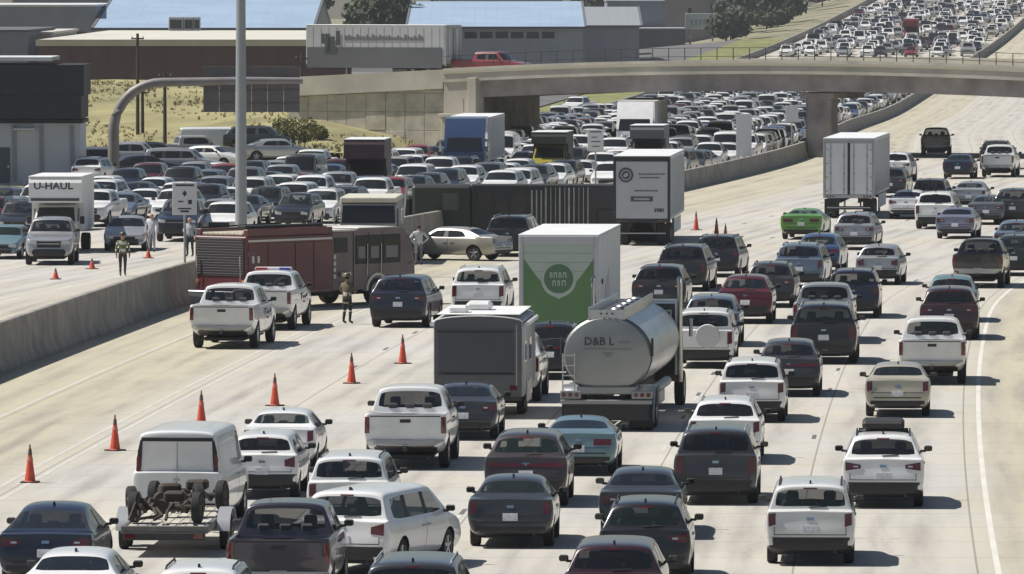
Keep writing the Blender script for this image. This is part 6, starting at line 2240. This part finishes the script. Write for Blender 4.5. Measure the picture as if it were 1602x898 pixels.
person('person in a pale grey shirt and dark trousers near the sign on the median', spot(297, 167.5), R(200), LGREY, NAVY, pose='hold', seed=4)
person('person in pale clothes between the silver sedan and the blue pickup', spot(237, 170.2), R(190), WHT, LGREY, pose='stand', seed=5)

# ------------------------------------------------------------------ southbound queue (seen from the front)
GS = 'southbound cars halted in the queue'
def sb(kind, px, D, colour, label, da=0, full=True, scale=1.0, group=GS):
    a = math.pi + road_ang(D * K) + R(da)
    p = spot(px, D)
    q = p - fwd(a) * SPECS[kind]['L'] / 2          # px, D are the front
    occupied.append((q.x, q.y))
    return put_car(kind, q, a, colour, label, group, full, scale)
sb('pickup', 76, 162.6, 'silver', 'silver pickup with a black grille in front of the moving van', da=-8, scale=1.02)
box_truck_front('white moving van with bold black lettering over the cab', spot(82, 169.5), R(2), 'white', 'white', L=7.6, H=3.35, W=2.35, text='U-HAUL')
for q in (170, 172, 174):
    occupied.append((spot(82, q).x, q * K))
sb('sedan_b', 194, 171.0, 'silver', 'silver sedan with dark grille between the moving van and the blue pickup', da=-6, scale=1.05)
sb('pickup', 276, 177.0, 'navy', 'dark blue pickup under the white diamond sign', da=-4)
sb('suv_b', 342, 178.0, 'white', 'white utility car just in front of the tall lighting pole')
sb('sedan', -4, 166.0, 'teal', 'pale teal car cut off at the edge beside the moving van')
sb('suv', 22, 178.0, 'black', 'black utility car behind the pale teal car at the edge')
tractor('blue truck tractor facing the camera beside the bridge abutment', spot(723, 228.0), R(3.6), 'bright blue')
semi_trailer('pale box trailer behind the blue tractor', spot(723, 228.0) + fwd(R(3.6)) * 19.4, R(183.6), L=13.5, H=3.75, group='box trailers in the southbound queue')
tractor('white truck tractor with a tall sleeper facing the camera under the overpass', spot(990, 258.0), R(4.2), 'white')
semi_trailer('pale box trailer coupled behind the white tractor', spot(990, 258.0) + fwd(R(4.2)) * 19.4, R(184.2), L=13.5, H=3.75, group='box trailers in the southbound queue')
box_truck_front('dark red box truck with pale edges facing the camera by the grass slope', spot(567, 211.0), R(3), 'dark maroon', 'dark maroon', L=7.0, H=3.25, W=2.25)
box_truck_front('olive truck with a yellow bonnet facing the camera near the bridge abutment', spot(856, 229.0), R(5), 'dark green', 'yellow', L=6.5, H=2.9, W=2.1, attic=True)
box_truck_front('dark grey box truck in front of the white tractor', spot(1010, 236.0), R(5), 'grey', 'grey', L=6.0, H=3.0, W=2.1)
box_truck_front('red box truck far off in the queue above the overpass', Vector((at(1424, 64).x, at(1424, 64).y, at(1424, 64).z)), R(5.5), 'red', 'red', L=6.5, H=3.4, W=2.2)
box_truck_front('blue and white box truck far off in the queue above the overpass', Vector((at(1468, 48).x, at(1468, 48).y, at(1468, 48).z)), R(5.5), 'white', 'bright blue', L=6.5, H=3.2, W=2.2)
# blocks taken by the big vehicles
for base, a, ln in ((spot(723, 228), R(3.6), 20), (spot(990, 258), R(4.2), 20), (spot(567, 211), R(3), 7), (spot(856, 229), R(8), 6.5), (spot(1010, 236), R(8), 6), (at(1424, 64), R(5.5), 7), (at(1468, 48), R(5.5), 7)):
    k = 0
    while k <= ln:
        q = base + fwd(a) * k
        occupied.append((q.x, q.y))
        k += 3.0
ORD = 'first second third fourth fifth sixth seventh eighth ninth tenth eleventh twelfth thirteenth fourteenth fifteenth sixteenth seventeenth eighteenth nineteenth twentieth'.split()
lanes = [(-3.1, 216), (-6.6, 207), (-10.1, 186), (-13.6, 185), (-17.1, 189), (-20.6, 184), (-24.1, 183), (-27.6, 186)]
kinds = ['crossover'] * 3 + ['crossover_b'] * 3 + ['crossover_c'] * 2 + ['sedan'] * 4 + ['sedan_b'] * 3 + ['suv'] * 3 + ['suv_b'] * 3 + ['pickup'] * 6 + ['hatch'] * 3 + ['minivan'] * 3 + ['van'] * 1 + ['small_pickup'] * 2
cols = ['white'] * 19 + ['pearl'] * 4 + ['silver'] * 7 + ['pale grey'] * 3 + ['grey'] * 4 + ['dark grey'] * 3 + ['black'] * 5 + ['navy'] * 2 + ['steel blue'] * 2 + ['blue'] * 1 + ['maroon'] * 1 + ['red'] * 1 + ['tan'] * 1
SAY = {'pearl': 'white'}
r2 = random.Random(77)
def small_car(kind):
    """a plain version for cars a few pixels wide: paint, glass, wheels, lamps in one mesh"""
    S = SPECS[kind]
    w, h, H, b_ = S['W'] / 2, S['L'] / 2, S['H'], S['belt']
    m = MB()
    def sec(y, zz, k):
        return [(-w * k, y, .3), (-w, y, .6), (-w * .97, y, zz), (w * .97, y, zz), (w, y, .6), (w * k, y, .3)]
    m.loft([sec(-h, S['deck'] - .05, .9), sec(-h + .2, S['deck'], .97), sec(S['cowl'], b_, .97), sec(h - .2, S['nose'] + .08, .97), sec(h, S['nose'] - .1, .85)], 0)
    yr = S['bedf'] if S['type'] == 'pickup' else S['yrr']
    wr = w * S['tumble']
    y0 = S['bedf'] if S['type'] == 'pickup' else (S.get('ydeck', -h + .2))
    q = [[(-w * .9, y0, b_), (w * .9, y0, b_), (wr, yr, H), (-wr, yr, H)], [(-w * .9, S['cowl'], b_), (w * .9, S['cowl'], b_), (wr, S['yrf'], H), (-wr, S['yrf'], H)]]
    vs_ = q[0] + q[1]
    m.add(vs_, [(3, 2, 6, 7), (4, 5, 6, 7), (0, 3, 2, 1), (1, 2, 6, 5), (0, 4, 7, 3)], 0)
    for f in ((4, 5, 6, 7), (0, 1, 2, 3), (1, 5, 6, 2), (4, 0, 3, 7)):
        p4 = [Vector(vs_[i_]) for i_ in f]
        cc = sum(p4, Vector()) / 4
        nn = (p4[1] - p4[0]).cross(p4[3] - p4[0]).normalized()
        if nn.dot(cc - Vector((0, (y0 + S['cowl']) / 2, b_ + .2))) < 0:
            nn = -nn
        m.add([tuple(cc + (p_ - cc) * .78 + nn * .012) for p_ in p4], [(0, 1, 2, 3)], 1)
    for y in S['axles']:
        for sg in (-1, 1):
            m.cyl((sg * (w - .22), y, .33), (sg * (w + .005), y, .33), .33, .33, 8, 2)
    for sg in (-1, 1):
        m.box((sg * w * .68, h - .06, S['nose'] - .08), (w * .4, .1, .12), 3)
        m.box((sg * (w + .09), S['cowl'] - .35, b_ + .1), (.16, .1, .12), 2)
    m.box((0, h - .03, S['nose'] - .22), (w * .9, .1, .14), 2)
    return m
OUTER = [(455, -30), (475, -25.5), (498, -22), (515, -20.9), (590, -20.9), (615, -30)]
_small = {k_: small_car(k_) for k_ in set(kinds)}
pal = sorted(set(cols))
far_mb = MB()
for li, (off, d0) in enumerate(lanes):
    d = d0 * K + r2.uniform(0, 2)
    n = 0
    while d < 1500:
        kind = r2.choice(kinds)
        L = SPECS[kind]['L']
        c = r2.choice(cols)
        dc = d + L / 2
        x = med(dc) + off + r2.uniform(-.28, .28) * (2.2 if dc > 1135 else 1) + (.9 * math.sin(dc * .05 + li * 1.7) if dc > 1135 else 0)
        gap = r2.uniform(1.0, 2.4) + (1.6 if r2.random() < .10 else 0)
        if dc > 1135:
            gap += r2.uniform(1.0, 4.5)
            c = r2.choice(cols + ['white', 'pearl', 'silver'] * 9)
        a = math.pi + road_ang(dc) + r2.gauss(0, .012)
        free = off > interp(OUTER, dc) and all(abs(x - ox) > 2.3 or abs(dc - oy) > L / 2 + 1.9 for ox, oy in occupied)
        ds_ = dc / K
        if free and dc > 1135:
            T = Matrix.Translation((x, dc, road_z(dc))) @ Matrix.Rotation(-a, 4, 'Z')
            sm_ = _small[kind]
            o_ = len(far_mb.v)
            far_mb.v += [tuple(T @ Vector(p)) for p in sm_.v]
            far_mb.f += [tuple(i + o_ for i in f) for f in sm_.f]
            far_mb.m += [pal.index(c) if q == 0 else len(pal) + q - 1 for q in sm_.m]
        elif free and dc < 1012:
            say = SAY.get(c, c)
            nm = NAMES[kind].replace('_', ' ').replace('sport utility car', 'utility car')
            if ds_ < 262 and n < 20:
                lab = f'{say} {nm}, {ORD[n]} in line in the {ORD[li]} southbound lane from the median barrier'
                grp = GS
            else:
                where = 'around the overpass' if ds_ < 310 else 'beyond the overpass'
                lab = f'{say} {nm} packed in the halted southbound queue {where}'
                grp = f'{say} {nm}s in the halted queue {where}'
            put_car(kind, Vector((x, dc, road_z(dc))), a, c, lab, grp, full=ds_ < 205)
            n += 1
        d += L + gap
o = far_mb.build('distant_traffic', [paint(c) for c in pal] + [M_GLASS, M_TRIM, M_HEAD], angle=0)
tag(o, 'mass of halted cars filling the far rise of the southbound road above the overpass', 'traffic', kind='stuff')
# yard and frontage road
GP = 'cars parked in the frontage yard'
yard = [(148, 226, 'crossover', 'white', 10, 'white crossover parked against the corner of the black fascia building'), (153, 236, 'suv', 'silver', 60, 'silver utility car parked behind the white crossover by the building'), (205, 240, 'pickup', 'silver', 95, 'silver pickup parked just beyond the gantry column'),
        (238, 246, 'crossover', 'dark grey', 80, 'dark grey crossover parked between the two timber poles'), (268, 243, 'sedan', 'grey', 100, 'grey sedan parked in front of the second timber pole'), (300, 250, 'pickup', 'tan', 75, 'tan pickup parked under the hanging sign'),
        (326, 246, 'sedan', 'white', 110, 'white sedan parked below the hanging sign'), (345, 253, 'van', 'white', 85, 'white van parked close to the lighting pole'), (406, 252, 'crossover', 'dark green', 100, 'dark green crossover parked before the round shrub'),
        (432, 246, 'sedan', 'silver', 80, 'silver sedan parked before the largest shrub'), (222, 233, 'sedan', 'black', 70, 'black sedan parked at the front of the yard'), (286, 234, 'suv', 'pale grey', 95, 'pale grey utility car parked at the front of the yard')]
for px, D, kind, c, a, lab in yard:
    q = spot(px, D)
    q.z = emb_z(q.x, q.y)
    put_car(kind, q, R(a), c, lab, GP, full=False)
p = at(905, 181)
put_car('pickup', Vector((p.x, p.y, land_z(p.x, p.y) + .02)), math.pi + R(20), 'white', 'white pickup driving on the frontage road beyond the bridge', 'traffic on the frontage road', full=False, scale=1.05)

# traffic on the overpass
def on_bridge(t_, y_):
    p = OT @ Vector((t_, y_, 0))
    p.z = ozb(t_) + (1.41 if t_ > -28 else 1.31)
    return p
st = semi_trailer('long pale grey two tone trailer crossing the overpass approach', on_bridge(-32.0, 9.5), R(295), L=11.0, H=3.9, skin=M_GREYSKIN, group='traffic on the overpass')
MB().box2((-1.34, .3, .9), (-1.30, 10.9, 2.35)).build('lower_skirt', [M_SLATE], st)
b = MB()
yy = 1.8
while yy < 7.8:
    q = rng.uniform(.10, .26)
    b.box2((-1.325, yy, 2.85), (-1.304, yy + q, 2.85 + rng.uniform(.18, .42)))
    yy += q + .07
b.build('faint_lettering', [mat('faint_dark_print', (.12, .125, .13), rough=.6)], st)
b = MB()
for y, z, a_, h in ((8.3, 2.5, .3, 1.0), (8.7, 2.3, .5, .8), (9.1, 2.0, .35, 1.3), (8.5, 1.9, 1.0, .4), (9.5, 2.6, .25, .7)):
    b.box2((-1.350, y, z), (-1.342, y + a_, z + h))
b.build('spray_paint_mark', [M_INKD], st)
put_car('pickup', on_bridge(-29.3, 10), R(115), 'red', 'red pickup crossing the overpass behind the pale trailer', 'traffic on the overpass', full=False, scale=1.0)

# more signs standing on the median barrier
def small_sign(D, w, h, z, label, marks):
    p = Vector((med(D * K), D * K, interp([(165, 1.5), (225, 1.08)], D) - .01))
    t = thing('road_sign', label, 'sign', p)
    MB().cyl((0, 0, 0), (0, 0, z + h - .1), .045).build('post', [M_STEEL], t)
    MB().box2((-w / 2, -.08, z), (w / 2, -.05, z + h), 0, .006).build('panel', [M_SIGN], t)
    b = MB()
    for x0, x1, z0, z1 in marks:
        b.box2((x0 * w, -.09, z + z0 * h), (x1 * w, -.082, z + z1 * h))
    if marks:
        b.build('lettering_bar', [M_INK], t)
small_sign(203, .85, 1.15, 1.8, 'small white sign with dark bars of lettering on the barrier, under the white tractor', ((-.35, .35, .86, .91), (-.25, .1, .62, .66), (-.3, .3, .42, .46), (-.2, .25, .2, .24)))
small_sign(236, .95, 2.6, .15, 'tall narrow pale panel standing on the median barrier', ())
small_sign(253, .85, 1.1, 1.6, 'small pale sign plate on the barrier near the bridge pier', ())

# ------------------------------------------------------------------ the summer haze over the valley
hz = bpy.data.materials.new('valley_haze')
hz.use_nodes = True
n, l = nt(hz)
n.remove(n['Principled BSDF'])
pv = n.new('ShaderNodeVolumePrincipled')
pv.inputs['Color'].default_value = (.92, .94, .97, 1)
pv.inputs['Density'].default_value = .00008
pv.inputs['Anisotropy'].default_value = .3
l.new(pv.outputs[0], n['Material Output'].inputs['Volume'])
hb_ = MB().box2((-960, -120, -1.6), (960, 2620, 62)).build('haze', [hz], angle=0)
tag(hb_, kind='stuff')
bpy.context.view_layer.update()
